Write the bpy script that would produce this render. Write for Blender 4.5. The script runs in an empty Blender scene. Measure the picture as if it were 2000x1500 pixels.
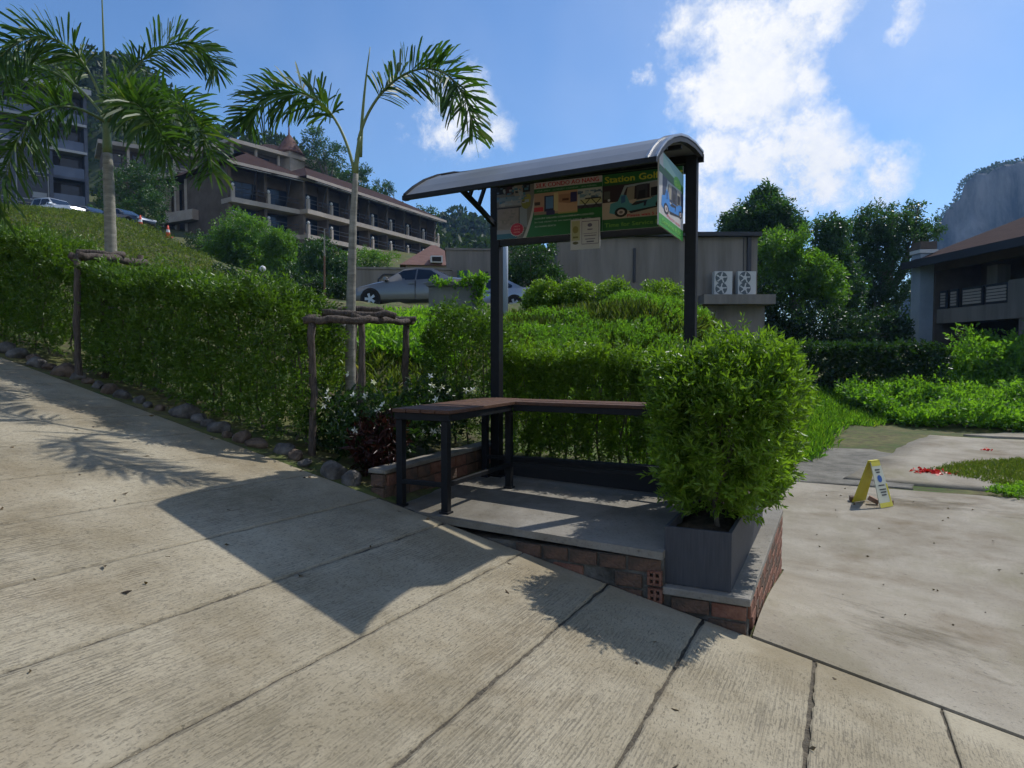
import bpy, math, numpy as np
from mathutils import Matrix, Vector, noise as mnoise
R = math.radians
sc = bpy.context.scene
col = sc.collection
rng = np.random.default_rng(7)

# ------------------------------------------------------------------ camera
FPX, YAW, PIT, CH = 1333.0, R(25.6), R(2.49), 1.6      # focal length for a 2000 px wide frame
FH = np.array([-math.sin(YAW), math.cos(YAW), 0.0])
RT = np.array([math.cos(YAW), math.sin(YAW), 0.0])
ZZ = np.array([0, 0, 1.0])
FW = FH * math.cos(PIT) - ZZ * math.sin(PIT)
UP = ZZ * math.cos(PIT) + FH * math.sin(PIT)
CAM = np.array([0, 0, CH])
cd = bpy.data.cameras.new('camera')
cd.sensor_width = 36; cd.lens = 36 * FPX / 2000; cd.clip_start = .05; cd.clip_end = 5000
cam = bpy.data.objects.new('camera', cd); col.objects.link(cam)
m = Matrix.Identity(4)
for i in range(3):
    m[i][0], m[i][1], m[i][2], m[i][3] = RT[i], UP[i], -FW[i], CAM[i]
cam.matrix_world = m
sc.camera = cam
def ray(u, v): return FW + (u - 1000) / FPX * RT - (v - 750) / FPX * UP
def D(u, v, d): return CAM + ray(u, v) * d               # survey point: bearing + distance along the view axis
def Yp(u, v, Y): q = ray(u, v); return CAM + q * (Y / q[1])
def Zp(u, v, h): q = ray(u, v); return CAM + q * ((h - CH) / q[2])

# ------------------------------------------------------------------ light and sky
SUN = np.array([.36, .73, 1.0]); SUN /= np.linalg.norm(SUN)
SEL = math.asin(SUN[2]); SAZ = math.atan2(SUN[0], SUN[1])
sd = bpy.data.lights.new('sun', 'SUN'); sd.energy = 4.0; sd.angle = R(.53); sd.color = (1, .975, .93)
so = bpy.data.objects.new('sun', sd); col.objects.link(so)
so.rotation_euler = Vector(-SUN).to_track_quat('-Z', 'Y').to_euler(); so.location = (20, 40, 60)
sc.view_settings.view_transform = 'Standard'; sc.view_settings.look = 'None'
sc.view_settings.exposure = 0.0; sc.view_settings.gamma = 1.0; sc.view_settings.use_curve_mapping = False
sc.cycles.use_denoising = True
sc.cycles.max_bounces = 5; sc.cycles.diffuse_bounces = 3; sc.cycles.glossy_bounces = 2; sc.cycles.transmission_bounces = 3; sc.cycles.use_adaptive_sampling = True; sc.cycles.adaptive_threshold = .03; sc.cycles.transparent_max_bounces = 8; sc.cycles.volume_bounces = 0
sc.cycles.caustics_reflective = False; sc.cycles.caustics_refractive = False

W = bpy.data.worlds.new('World'); sc.world = W; W.use_nodes = True
wn = W.node_tree.nodes; wl = W.node_tree.links; wn.clear()
def WN(t, **k):
    n = wn.new(t)
    for a, b in k.items(): setattr(n, a, b)
    return n
def wmath(op, a, b=None, clamp=False):
    n = WN('ShaderNodeMath', operation=op, use_clamp=clamp)
    for i, x in enumerate((a, b)):
        if x is None: continue
        if isinstance(x, (int, float)): n.inputs[i].default_value = x
        else: wl.new(x, n.inputs[i])
    return n.outputs[0]
sky = WN('ShaderNodeTexSky', sky_type='NISHITA', sun_disc=False)
sky.sun_elevation = SEL; sky.sun_rotation = SAZ
sky.air_density = 1.0; sky.dust_density = .35; sky.ozone_density = 2.2; sky.altitude = 0
geo = WN('ShaderNodeTexCoord')
dirn = geo.outputs['Generated']
n1 = WN('ShaderNodeTexNoise'); n1.inputs['Scale'].default_value = 5.5; n1.inputs['Detail'].default_value = 9; n1.inputs['Roughness'].default_value = .68
wl.new(dirn, n1.inputs['Vector'])
n2 = WN('ShaderNodeTexNoise'); n2.inputs['Scale'].default_value = 1.6; n2.inputs['Detail'].default_value = 4
wl.new(dirn, n2.inputs['Vector'])
warp = WN('ShaderNodeVectorMath', operation='MULTIPLY_ADD')
cs = WN('ShaderNodeVectorMath', operation='SUBTRACT'); wl.new(n1.outputs['Color'], cs.inputs[0]); cs.inputs[1].default_value = (.5, .5, .5)
wl.new(cs.outputs[0], warp.inputs[0]); warp.inputs[1].default_value = (.16, .16, .16); wl.new(dirn, warp.inputs[2])
best = None
CL = [(1580, 0, 100, 1), (1520, 70, 90, 1), (1440, 60, 120, .75), (1330, 40, 90, .6), (1480, 160, 120, 1), (1400, 175, 95, .8), (1560, 150, 60, .9), (1440, 220, 60, .8),
      (1260, 165, 40, .6), (1560, 290, 110, 1.25), (1630, 315, 85, 1.1), (1480, 320, 85, .9), (1410, 305, 70, .75), (1690, 322, 75, 1.2), (1600, 345, 75, 1.1), (1540, 330, 70, 1.1), (1660, 300, 50, .9), (1500, 370, 60, .45), (1390, 400, 75, .8), (1340, 440, 60, .8),
      (890, 240, 95, 1.0), (840, 220, 65, .8), (945, 275, 60, .9), (1770, 50, 60, .4), (1870, 5, 50, .35), (1700, 250, 40, .2),
      (1520, -170, 150, .9), (2350, 180, 190, .7), (2600, -100, 240, .7), (-500, 100, 160, .5)]
for (u, v, r, s) in CL:
    c = ray(u, v); c = c / np.linalg.norm(c)
    dn = WN('ShaderNodeVectorMath', operation='DISTANCE'); wl.new(warp.outputs[0], dn.inputs[0]); dn.inputs[1].default_value = tuple(c)
    a = wmath('MULTIPLY_ADD', dn.outputs['Value'], -s / (1.12 * r / FPX)); a.node.inputs[2].default_value = s
    best = a if best is None else wmath('MAXIMUM', best, a)
best = wmath('MAXIMUM', best, 0.0)
# thin drifting cloud over the whole dome
thin = wmath('MULTIPLY', wmath('MAXIMUM', wmath('SUBTRACT', n2.outputs['Fac'], .5), 0.0), .75)
fine = wmath('MULTIPLY_ADD', n1.outputs['Fac'], 2.6); fine.node.inputs[2].default_value = -.62
nh = WN('ShaderNodeTexNoise'); nh.inputs['Scale'].default_value = 26; nh.inputs['Detail'].default_value = 7; nh.inputs['Roughness'].default_value = .7; wl.new(dirn, nh.inputs['Vector'])
ero = wmath('MULTIPLY_ADD', nh.outputs['Fac'], .46); ero.node.inputs[2].default_value = -.235
dens = wmath('ADD', wmath('MULTIPLY', best, fine), wmath('MULTIPLY', ero, wmath('MINIMUM', wmath('MULTIPLY', best, 4.0), 1.0)))
rmp = WN('ShaderNodeMapRange', interpolation_type='SMOOTHSTEP'); wl.new(dens, rmp.inputs[0])
rmp.inputs[1].default_value = .03; rmp.inputs[2].default_value = .46
# unseen cumulus added only outside the view, to whiten the fill in shadows
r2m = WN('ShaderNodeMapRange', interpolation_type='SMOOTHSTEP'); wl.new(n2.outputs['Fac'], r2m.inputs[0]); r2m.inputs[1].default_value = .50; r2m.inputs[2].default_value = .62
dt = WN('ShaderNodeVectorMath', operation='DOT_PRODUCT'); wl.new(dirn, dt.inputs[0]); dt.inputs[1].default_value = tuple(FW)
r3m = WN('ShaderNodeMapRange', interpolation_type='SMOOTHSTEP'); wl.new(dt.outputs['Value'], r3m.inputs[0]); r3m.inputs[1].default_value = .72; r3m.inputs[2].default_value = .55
fill_cloud = wmath('MULTIPLY', wmath('MULTIPLY', r2m.outputs[0], r3m.outputs[0]), wmath('MULTIPLY', fine, 1.3, True), True)
mask = wmath('MAXIMUM', wmath('MAXIMUM', rmp.outputs[0], fill_cloud), thin, True)
tint = WN('ShaderNodeMix', data_type='RGBA', blend_type='MULTIPLY'); tint.inputs['Factor'].default_value = 1
wl.new(sky.outputs[0], tint.inputs['A']); tint.inputs['B'].default_value = (.78, 1.04, 1.30, 1)
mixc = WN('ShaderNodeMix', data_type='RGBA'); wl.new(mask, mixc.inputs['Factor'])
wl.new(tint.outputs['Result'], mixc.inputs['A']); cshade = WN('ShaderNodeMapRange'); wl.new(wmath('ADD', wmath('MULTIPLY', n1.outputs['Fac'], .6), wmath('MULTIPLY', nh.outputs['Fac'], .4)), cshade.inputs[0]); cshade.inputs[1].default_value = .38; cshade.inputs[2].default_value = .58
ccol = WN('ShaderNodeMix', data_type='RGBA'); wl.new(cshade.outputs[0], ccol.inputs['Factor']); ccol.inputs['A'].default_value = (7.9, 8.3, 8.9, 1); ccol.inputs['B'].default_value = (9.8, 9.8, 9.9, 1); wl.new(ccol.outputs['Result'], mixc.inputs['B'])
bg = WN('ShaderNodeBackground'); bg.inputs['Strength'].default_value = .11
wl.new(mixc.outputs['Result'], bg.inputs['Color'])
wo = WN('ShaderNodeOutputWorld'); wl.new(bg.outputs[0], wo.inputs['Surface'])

# ------------------------------------------------------------------ helpers
def mat(name, base=(.5, .5, .5), rough=.7, c2=None, scale=6, spec=.3, metal=0, bump=0, bscale=None, detail=6, stretch=None, trans=0, lo=.35, hi=.65, coat=0):
    M = bpy.data.materials.new(name); M.use_nodes = True
    nt = M.node_tree; N = nt.nodes; L = nt.links
    p = N['Principled BSDF']; p.inputs['Base Color'].default_value = (*base, 1); p.inputs['Roughness'].default_value = rough
    p.inputs['Specular IOR Level'].default_value = spec; p.inputs['Metallic'].default_value = metal; p.inputs['Coat Weight'].default_value = coat
    vec = None
    if c2 or bump:
        tc = N.new('ShaderNodeTexCoord'); vec = tc.outputs['Object']
        if stretch:
            mp = N.new('ShaderNodeMapping'); mp.inputs['Scale'].default_value = stretch; L.new(vec, mp.inputs[0]); vec = mp.outputs[0]
        nz = N.new('ShaderNodeTexNoise'); nz.inputs['Scale'].default_value = scale; nz.inputs['Detail'].default_value = detail; nz.inputs['Roughness'].default_value = .65
        L.new(vec, nz.inputs['Vector'])
        if c2:
            cr = N.new('ShaderNodeValToRGB'); cr.color_ramp.elements[0].position = lo; cr.color_ramp.elements[1].position = hi
            cr.color_ramp.elements[0].color = (*base, 1); cr.color_ramp.elements[1].color = (*c2, 1)
            L.new(nz.outputs['Fac'], cr.inputs[0]); L.new(cr.outputs[0], p.inputs['Base Color'])
        if bump:
            b = N.new('ShaderNodeBump'); b.inputs['Strength'].default_value = bump; b.inputs['Distance'].default_value = .02
            if bscale:
                nb = N.new('ShaderNodeTexNoise'); nb.inputs['Scale'].default_value = bscale; nb.inputs['Detail'].default_value = 5; L.new(vec, nb.inputs['Vector'])
            else: nb = nz
            L.new(nb.outputs['Fac'], b.inputs['Height']); L.new(b.outputs[0], p.inputs['Normal'])
    return M
def leafmat(name, a, b, c=None, trans=.45, rough=.38, tcol=1.5):
    M = bpy.data.materials.new(name); M.use_nodes = True
    nt = M.node_tree; N = nt.nodes; L = nt.links
    p = N['Principled BSDF']; p.inputs['Roughness'].default_value = rough; p.inputs['Specular IOR Level'].default_value = .45
    at = N.new('ShaderNodeAttribute'); at.attribute_name = 'v'
    cr = N.new('ShaderNodeValToRGB'); e = cr.color_ramp.elements
    e[0].color = (*a, 1); e[1].color = (*b, 1)
    if c: x = e.new(.93); x.color = (*b, 1); e[2].color = (*c, 1)
    L.new(at.outputs['Fac'], cr.inputs[0]); L.new(cr.outputs[0], p.inputs['Base Color'])
    t = N.new('ShaderNodeBsdfTranslucent')
    mu = N.new('ShaderNodeMix'); mu.data_type = 'RGBA'; mu.blend_type = 'MULTIPLY'; mu.inputs['Factor'].default_value = 1
    L.new(cr.outputs[0], mu.inputs['A']); mu.inputs['B'].default_value = (tcol * 1.15, tcol * 1.25, tcol * .45, 1)
    L.new(mu.outputs['Result'], t.inputs['Color'])
    mx = N.new('ShaderNodeMixShader'); mx.inputs[0].default_value = trans
    L.new(p.outputs[0], mx.inputs[1]); L.new(t.outputs[0], mx.inputs[2]); L.new(mx.outputs[0], N['Material Output'].inputs[0])
    return M
def tag(o, label=None, cat=None, group=None, kind=None):
    if label: o['label'] = label
    if cat: o['category'] = cat
    if group: o['group'] = group
    if kind: o['kind'] = kind
    return o
def child(o, root):
    o.parent = root; o.matrix_parent_inverse = root.matrix_basis.inverted()
def thing(name, label, cat, loc=(0, 0, 0), rz=0, group=None):
    o = bpy.data.objects.new(name, None); o.empty_display_size = .2; col.objects.link(o)
    o.location = loc; o.rotation_euler = (0, 0, rz)
    return tag(o, label, cat, group)
def obj(name, me, M=None, parent=None, local=False):
    o = bpy.data.objects.new(name, me); col.objects.link(o)
    if M is not None: me.materials.append(M)
    if parent is not None:
        if local: o.parent = parent
        else: child(o, parent)
    return o
class MB:
    def __init__(s): s.v = []; s.f = []
    def add(s, vs, fs):
        k = len(s.v); s.v += [tuple(float(q) for q in x) for x in vs]; s.f += [tuple(i + k for i in f) for f in fs]; return s
    def box(s, c, d, rz=0, rx=0, ry=0):
        x, y, z = [q / 2 for q in d]
        M = Matrix.Rotation(rz, 3, 'Z') @ Matrix.Rotation(rx, 3, 'X') @ Matrix.Rotation(ry, 3, 'Y')
        vs = [M @ Vector((a * x, b * y, e * z)) + Vector(c) for a in (-1, 1) for b in (-1, 1) for e in (-1, 1)]
        return s.add(vs, [(0, 1, 3, 2), (4, 6, 7, 5), (0, 4, 5, 1), (2, 3, 7, 6), (0, 2, 6, 4), (1, 5, 7, 3)])
    def span(s, x0, x1, y0, y1, z0, z1): return s.box(((x0 + x1) / 2, (y0 + y1) / 2, (z0 + z1) / 2), (x1 - x0, y1 - y0, z1 - z0))
    def bar(s, a, b, w, h=None):
        a, b = Vector(a), Vector(b); h = h or w
        d = (b - a).normalized(); side = d.cross(Vector((0, 0, 1)))
        if side.length < 1e-3: side = Vector((1, 0, 0))
        side.normalize(); u = side.cross(d)
        vs = [p + side * (i * w / 2) + u * (j * h / 2) for p in (a, b) for i, j in ((-1, -1), (1, -1), (1, 1), (-1, 1))]
        return s.add(vs, [(0, 1, 2, 3), (7, 6, 5, 4), (0, 4, 5, 1), (1, 5, 6, 2), (2, 6, 7, 3), (3, 7, 4, 0)])
    def tube(s, pts, rad, n=8, cap=True):
        pts = [Vector(p) for p in pts]; k = len(pts); rad = rad if hasattr(rad, '__len__') else [rad] * k
        vs = []; ref = Vector((.31, .17, .2)).normalized()
        for i, p in enumerate(pts):
            d = (pts[min(i + 1, k - 1)] - pts[max(i - 1, 0)]).normalized()
            a = d.cross(ref if abs(d.dot(ref)) < .95 else Vector((1, 0, 0))).normalized(); b = d.cross(a)
            for j in range(n):
                t = 2 * math.pi * j / n; vs.append(p + (a * math.cos(t) + b * math.sin(t)) * rad[i])
        fs = [(i * n + j, i * n + (j + 1) % n, (i + 1) * n + (j + 1) % n, (i + 1) * n + j) for i in range(k - 1) for j in range(n)]
        if cap: fs += [tuple(range(n))[::-1], tuple(range((k - 1) * n, k * n))]
        return s.add(vs, fs)
    def prism(s, poly, y0, y1, axis='y'):          # polygon (a,b) extruded
        n = len(poly); mk = {'y': lambda a, b, t: (a, t, b), 'x': lambda a, b, t: (t, a, b), 'z': lambda a, b, t: (a, b, t)}[axis]
        vs = [mk(a, b, y0) for a, b in poly] + [mk(a, b, y1) for a, b in poly]
        return s.add(vs, [tuple(range(n))[::-1], tuple(range(n, 2 * n))] + [(i, (i + 1) % n, (i + 1) % n + n, i + n) for i in range(n)])
    def lathe(s, prof, c=(0, 0, 0), n=16):
        vs = [(c[0] + r * math.cos(2 * math.pi * j / n), c[1] + r * math.sin(2 * math.pi * j / n), c[2] + z) for r, z in prof for j in range(n)]
        k = len(prof)
        return s.add(vs, [(i * n + j, i * n + (j + 1) % n, (i + 1) * n + (j + 1) % n, (i + 1) * n + j) for i in range(k - 1) for j in range(n)] + [tuple(range(n))[::-1], tuple(range((k - 1) * n, k * n))])
    def mesh(s, name, smooth=False):
        me = bpy.data.meshes.new(name); me.from_pydata(s.v, [], s.f); me.validate()
        if smooth: me.polygons.foreach_set('use_smooth', [True] * len(me.polygons))
        return me
    def build(s, name, M, parent=None, smooth=False, local=False, bevel=0):
        o = obj(name, s.mesh(name, smooth), M, parent, local)
        import bmesh
        bm = bmesh.new(); bm.from_mesh(o.data); bmesh.ops.recalc_face_normals(bm, faces=bm.faces); bm.to_mesh(o.data); bm.free()
        if bevel:
            b = o.modifiers.new('bevel', 'BEVEL'); b.width = bevel; b.segments = 2; b.limit_method = 'ANGLE'
        return o
def fastmesh(name, V, F, attr=None):
    """V (n,3), F (m,k) arrays"""
    me = bpy.data.meshes.new(name); V = np.asarray(V, np.float32); F = np.asarray(F, np.int32); k = F.shape[1]
    me.vertices.add(len(V)); me.vertices.foreach_set('co', V.ravel())
    me.loops.add(F.size); me.loops.foreach_set('vertex_index', F.ravel())
    me.polygons.add(len(F)); me.polygons.foreach_set('loop_start', np.arange(0, F.size, k, dtype=np.int32)); me.polygons.foreach_set('loop_total', np.full(len(F), k, np.int32))
    if attr is not None:
        a = me.attributes.new('v', 'FLOAT', 'POINT'); a.data.foreach_set('value', np.asarray(attr, np.float32))
    me.update(calc_edges=True); me.validate()
    return me
def nrm(a): return a / np.maximum(np.linalg.norm(a, axis=-1, keepdims=True), 1e-9)
def leaves(base, dirs, L, Wd, fold=.25, droop=.15):
    """arrays for leaf blades: two triangles folded along the midrib"""
    n = len(base); dirs = nrm(dirs); rnd = nrm(rng.normal(size=(n, 3)))
    side = nrm(np.cross(dirs, rnd)); nor = np.cross(side, dirs)
    L = np.broadcast_to(L, (n,))[:, None]; Wd = np.broadcast_to(Wd, (n,))[:, None]
    mid = base + dirs * L * .48 + nor * Wd * fold
    tip = base + dirs * L - nor * L * droop
    V = np.stack([base, mid + side * Wd * .5, tip, mid - side * Wd * .5], 1).reshape(-1, 3)
    k = np.arange(n)[:, None] * 4
    return V, np.concatenate([k + [0, 1, 2], k + [0, 2, 3]]), np.repeat(rng.random(n), 4)
def shoots(cent, axis, nl, sl, L, Wd, open_=.9):
    """leafy shoots: nl leaves along each shoot axis of length sl"""
    n = len(cent); axis = nrm(axis)
    t = (np.arange(nl) + .5) / nl
    base = cent[:, None, :] + axis[:, None, :] * (t[None, :, None] * sl)
    rnd = rng.normal(size=(n, nl, 3)); rnd = rnd - (rnd * axis[:, None, :]).sum(-1, keepdims=True) * axis[:, None, :]
    d = nrm(rnd) * open_ + axis[:, None, :] * (.4 + .6 * t[None, :, None])
    sz = rng.uniform(.45, 1.2, n * nl)
    V, F, A = leaves(base.reshape(-1, 3), d.reshape(-1, 3), L * sz, Wd * sz)
    pt = np.array([.5 + .75 * n3(c, 1.1) + .4 * n3(c, 3.3) for c in cent])          # patches of older and fresher growth
    sh = np.repeat(np.clip(pt, 0, 1) * .6 + rng.random(n) * .4, nl * 4)
    return V, F, np.clip(A * .45 + sh * .55, 0, 1)
def merge(parts):
    Vs, Fs, As, k = [], [], [], 0
    for V, F, A in parts: Vs.append(V); Fs.append(F + k); As.append(A); k += len(V)
    return np.concatenate(Vs), np.concatenate(Fs), np.concatenate(As)
def leafobj(name, parts, M, parent=None):
    V, F, A = merge(parts if isinstance(parts, list) else [parts])
    return obj(name, fastmesh(name, V, F, A), M, parent)
def n3(p, s=1.0): return mnoise.noise(Vector((p[0] * s, p[1] * s, p[2] * s)))
def sstep(x, a, b): t = np.clip((np.asarray(x, float) - a) / (b - a), 0, 1); return t * t * (3 - 2 * t)

# ------------------------------------------------------------------ materials
def concrete(name, a, b, dark, grooves=True, moss=None, patch=(-9, 9)):
    """worn brushed concrete: broom grooves run along local Y"""
    M = mat(name, a, .88, b, 1.3, spec=.25)
    N = M.node_tree.nodes; L = M.node_tree.links; p = N['Principled BSDF']
    tc = N['Texture Coordinate']; cr = N['Color Ramp']
    def nz(scale, sv=None, det=6, rough=.65):
        n = N.new('ShaderNodeTexNoise'); n.inputs['Scale'].default_value = scale; n.inputs['Detail'].default_value = det; n.inputs['Roughness'].default_value = rough
        if sv:
            mp = N.new('ShaderNodeMapping'); mp.inputs['Scale'].default_value = sv; L.new(tc.outputs['Object'], mp.inputs[0]); L.new(mp.outputs[0], n.inputs['Vector'])
        else: L.new(tc.outputs['Object'], n.inputs['Vector'])
        return n.outputs['Fac']
    def rr(x, lo, hi):
        r = N.new('ShaderNodeMapRange'); L.new(x, r.inputs[0]); r.inputs[1].default_value = lo; r.inputs[2].default_value = hi; return r.outputs[0]
    def mth(op, x, y):
        n = N.new('ShaderNodeMath'); n.operation = op
        for i, q in enumerate((x, y)):
            if isinstance(q, (int, float)): n.inputs[i].default_value = q
            else: L.new(q, n.inputs[i])
        return n.outputs[0]
    def mixc(f, x, y):
        n = N.new('ShaderNodeMix'); n.data_type = 'RGBA'; L.new(f, n.inputs['Factor']); L.new(x, n.inputs['A'])
        if isinstance(y, tuple): n.inputs['B'].default_value = (*y, 1)
        else: L.new(y, n.inputs['B'])
        return n.outputs['Result']
    c = cr.outputs[0]
    if grooves:
        g = rr(nz(14, (11, .14, 1), 2, .5), .53, .62)                   # long broken streaks
        g2 = rr(nz(55, (2.0, .5, 1), 2), .57, .66)                     # short dark flecks
        area = rr(nz(1.1, None, 3), .38, .62)
        sx0 = N.new('ShaderNodeSeparateXYZ'); L.new(tc.outputs['Object'], sx0.inputs[0])
        sn = N.new('ShaderNodeMath'); sn.operation = 'SINE'; L.new(mth('ADD', mth('MULTIPLY', sx0.outputs[0], 330.0), mth('MULTIPLY', nz(3, None, 3), 9.0)), sn.inputs[0])
        dash = mth('MULTIPLY', rr(sn.outputs[0], .15, .9), rr(nz(26, (1, .4, 1), 3), .46, .58))      # fine brushed lines, broken into dashes
        g = mth('MAXIMUM', mth('MULTIPLY', g, .6), dash)
        g = mth('MULTIPLY', mth('MAXIMUM', mth('MULTIPLY', g, area), mth('MULTIPLY', g2, .75)), .6)
        # the trowelled border along the road's edge has no grooves
        sx = N.new('ShaderNodeSeparateXYZ'); L.new(tc.outputs['Object'], sx.inputs[0])
        g = mth('MULTIPLY', g, rr(mth('ADD', sx.outputs[1], mth('MULTIPLY', nz(3), .3)), 4.25, 4.12))
        c = mixc(g, c, dark)
        h = mth('MULTIPLY', g, -1.0)
    else:
        g2 = rr(nz(34, None, 3), .60, .72); g2 = mth('MULTIPLY', g2, .55)
        c = mixc(g2, c, dark); h = mth('MULTIPLY', g2, -1.0)
    st = rr(nz(.9, (1, 1, 1), 5), .52, .74)
    c = mixc(mth('MULTIPLY', st, .55 if grooves else .85), c, (a[0] * .62, a[1] * .52, a[2] * .38))
    c = mixc(mth('MULTIPLY', rr(nz(.55, (1.6, .7, 1), 6), .52, .72), .6 if grooves else .9), c, moss or (a[0] * .5, a[1] * .48, a[2] * .42))
    c = mixc(mth('MULTIPLY', rr(nz(70, None, 2), .5, .9), .5), c, dark)
    L.new(c, p.inputs['Base Color'])
    bp = N.new('ShaderNodeBump'); bp.inputs['Strength'].default_value = .7; bp.inputs['Distance'].default_value = .006
    L.new(mth('ADD', h, mth('MULTIPLY', nz(60, None, 4), .6)), bp.inputs['Height']); L.new(bp.outputs[0], p.inputs['Normal'])
    return M
M_road = concrete('road_concrete', (.272, .228, .148), (.385, .335, .238), (.045, .04, .033))
M_lot = concrete('lot_concrete', (.235, .202, .147), (.34, .302, .235), (.10, .087, .07), False, (.20, .175, .105))
M_cement = concrete('cement', (.19, .172, .14), (.29, .27, .232), (.07, .062, .05), False)
M_dirt = mat('dirt', (.045, .038, .028), .95, (.10, .08, .055), 9, bump=.8, bscale=40)
M_grout = mat('joint_dirt', (.055, .047, .036), .95, (.14, .12, .088), 25, bump=.8, bscale=60)
M_black = mat('black_steel', (.006, .0065, .008), .55, (.011, .0115, .013), 20, spec=.25)
M_brick = mat('red_brick', (.15, .062, .04), .9, (.235, .12, .08), 14, bump=.6, bscale=60)
M_mortar = mat('dirty_mortar', (.05, .046, .038), .95, (.15, .14, .12), 5, bump=.8, bscale=40)
M_brickd = mat('weathered_brick', (.065, .052, .04), .9, (.155, .09, .06), 9, bump=.7, bscale=50)
M_rock = mat('rock', (.06, .042, .03), .9, (.17, .125, .09), 7, bump=1, bscale=22)
M_rock2 = mat('grey_rock', (.055, .05, .045), .9, (.16, .15, .135), 6, bump=1, bscale=22)
M_wood = mat('weathered_wood', (.05, .04, .033), .9, (.125, .10, .083), 9, stretch=(6, 6, 1.2), bump=.9)
M_plank = mat('bench_plank', (.06, .027, .015), .6, (.12, .055, .03), 7, stretch=(3, 3, 12), bump=.3, spec=.35)
M_bark = mat('bark', (.09, .075, .055), .9, (.18, .155, .12), 12, bump=.8)
M_palmbark = mat('palm_bark', (.17, .16, .13), .85, (.30, .285, .24), 6, stretch=(1, 1, 4), bump=.35)
M_shaft = mat('palm_crownshaft', (.12, .17, .06), .5, (.19, .23, .09), 5)
M_hedge = leafmat('hedge_leaf', (.032, .08, .010), (.125, .215, .022), (.26, .23, .04), trans=.38, tcol=1.6)
M_hedge2 = leafmat('hedge_leaf_fresh', (.05, .11, .010), (.19, .30, .028), (.32, .30, .05), trans=.40, tcol=1.7)
M_weed = leafmat('weed_leaf', (.04, .11, .012), (.17, .31, .026), (.27, .29, .05), trans=.48, rough=.55, tcol=1.9)
M_grass = leafmat('grass_blade', (.06, .10, .016), (.13, .17, .03), (.22, .19, .08), trans=.45, rough=.6)
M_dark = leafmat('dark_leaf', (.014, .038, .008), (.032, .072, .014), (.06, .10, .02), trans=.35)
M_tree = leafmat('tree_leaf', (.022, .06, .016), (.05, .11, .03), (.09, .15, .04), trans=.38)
M_tree2 = leafmat('tree_leaf_light', (.045, .11, .014), (.11, .21, .025), (.16, .24, .04), trans=.45, tcol=1.8)
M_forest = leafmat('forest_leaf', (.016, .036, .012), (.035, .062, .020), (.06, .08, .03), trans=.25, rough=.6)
M_palm = leafmat('palm_leaf', (.028, .07, .014), (.055, .115, .022), (.12, .16, .03), trans=.34, rough=.5)
M_redleaf = leafmat('red_leaf', (.02, .004, .003), (.05, .01, .006), (.03, .03, .006), trans=.25)
M_petal = leafmat('white_petal', (.7, .72, .7), (.85, .86, .84), None, trans=.3, tcol=.7)
M_redpetal = leafmat('red_petal', (.6, .015, .02), (.75, .04, .03), None, trans=.2, tcol=.8)

# ------------------------------------------------------------------ terrain
def roadz(X, Y): return -.217 * np.asarray(X, float) - .046 * np.asarray(Y, float)
CP = [(X, 5.2, roadz(X, 4.25) + .03) for X in (-14, -9, -6, -4.2)] + [(-20, 6, 4.0), (-30, 8, 5.4), (-3.2, 5.2, .42), (-2, 5.2, .25), (-1.2, 5.2, .0),
      (-.2, 5, -.2), (1, 5, -.42), (3, 5, -.62), (8, 5, -.8), (20, 5, -1), (-.45, 6, -.34), (-.45, 7, -.52), (-.3, 8, -.6), (1.5, 8, -.6), (5, 8, -.65), (12, 8, -.8),
      (.3, 11, -.6), (3, 12, -.6), (8, 12, -.65), (.5, 16, -.5), (4, 18, -.5), (10, 18, -.5), (20, 16, -.6), (-3.2, 6.7, .52), (-1.6, 6.7, .42), (-.95, 7.2, .0), (-.6, 9, -.45), (-.5, 12, -.4),
      (300, 0, -2), (300, 300, 2), (0, 420, 6), (-300, 300, 60), (-300, 0, 45), (0, -150, -2), (-150, -150, 8), (150, -150, -6), (120, 60, 0), (0, 250, 5), (120, 200, 2)]
CP += [tuple(D(*q)) for q in [(740, 705, 9), (780, 640, 13), (760, 608, 18), (760, 604, 25), (900, 604, 26), (960, 592, 24), (700, 604, 27), (640, 640, 14), (480, 600, 16), (500, 575, 28),
      (300, 545, 22), (100, 475, 30), (0, 430, 46), (150, 432, 46), (330, 466, 44), (400, 502, 38), (452, 550, 32), (200, 565, 15), (-200, 420, 46), (-200, 500, 24),
      (0, 437, 58), (200, 448, 58), (330, 478, 55), (460, 560, 45), (560, 560, 45), (650, 570, 40), (560, 500, 66), (700, 520, 75), (850, 520, 85), (330, 460, 68), (100, 430, 78), (-200, 430, 78),
      (200, 380, 115), (600, 405, 125), (860, 480, 125), (1000, 560, 120), (1040, 634, 16), (1340, 632, 16), (1150, 660, 12.5), (1350, 658, 13), (1400, 658, 14), (1470, 705, 14), (1520, 760, 15),
      (1100, 602, 22), (1300, 622, 22), (1200, 640, 32), (1400, 690, 30), (1490, 720, 30), (1560, 800, 22), (1750, 765, 28), (1950, 745, 28), (1570, 748, 27), (1700, 722, 36), (1900, 722, 36),
      (1650, 702, 60), (1950, 702, 60), (1300, 690, 60), (1000, 660, 60), (2300, 740, 30)]]
CPa = np.array(CP)
def _U(r2): return np.where(r2 > 0, r2 * np.log(np.maximum(r2, 1e-12)), 0) * .5
_n = len(CPa); _K = _U(((CPa[:, None, :2] - CPa[None, :, :2]) ** 2).sum(-1)) + np.eye(_n) * .05
_P = np.c_[np.ones(_n), CPa[:, :2]]
_w = np.linalg.solve(np.block([[_K, _P], [_P.T, np.zeros((3, 3))]]), np.r_[CPa[:, 2], 0, 0, 0])
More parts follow.
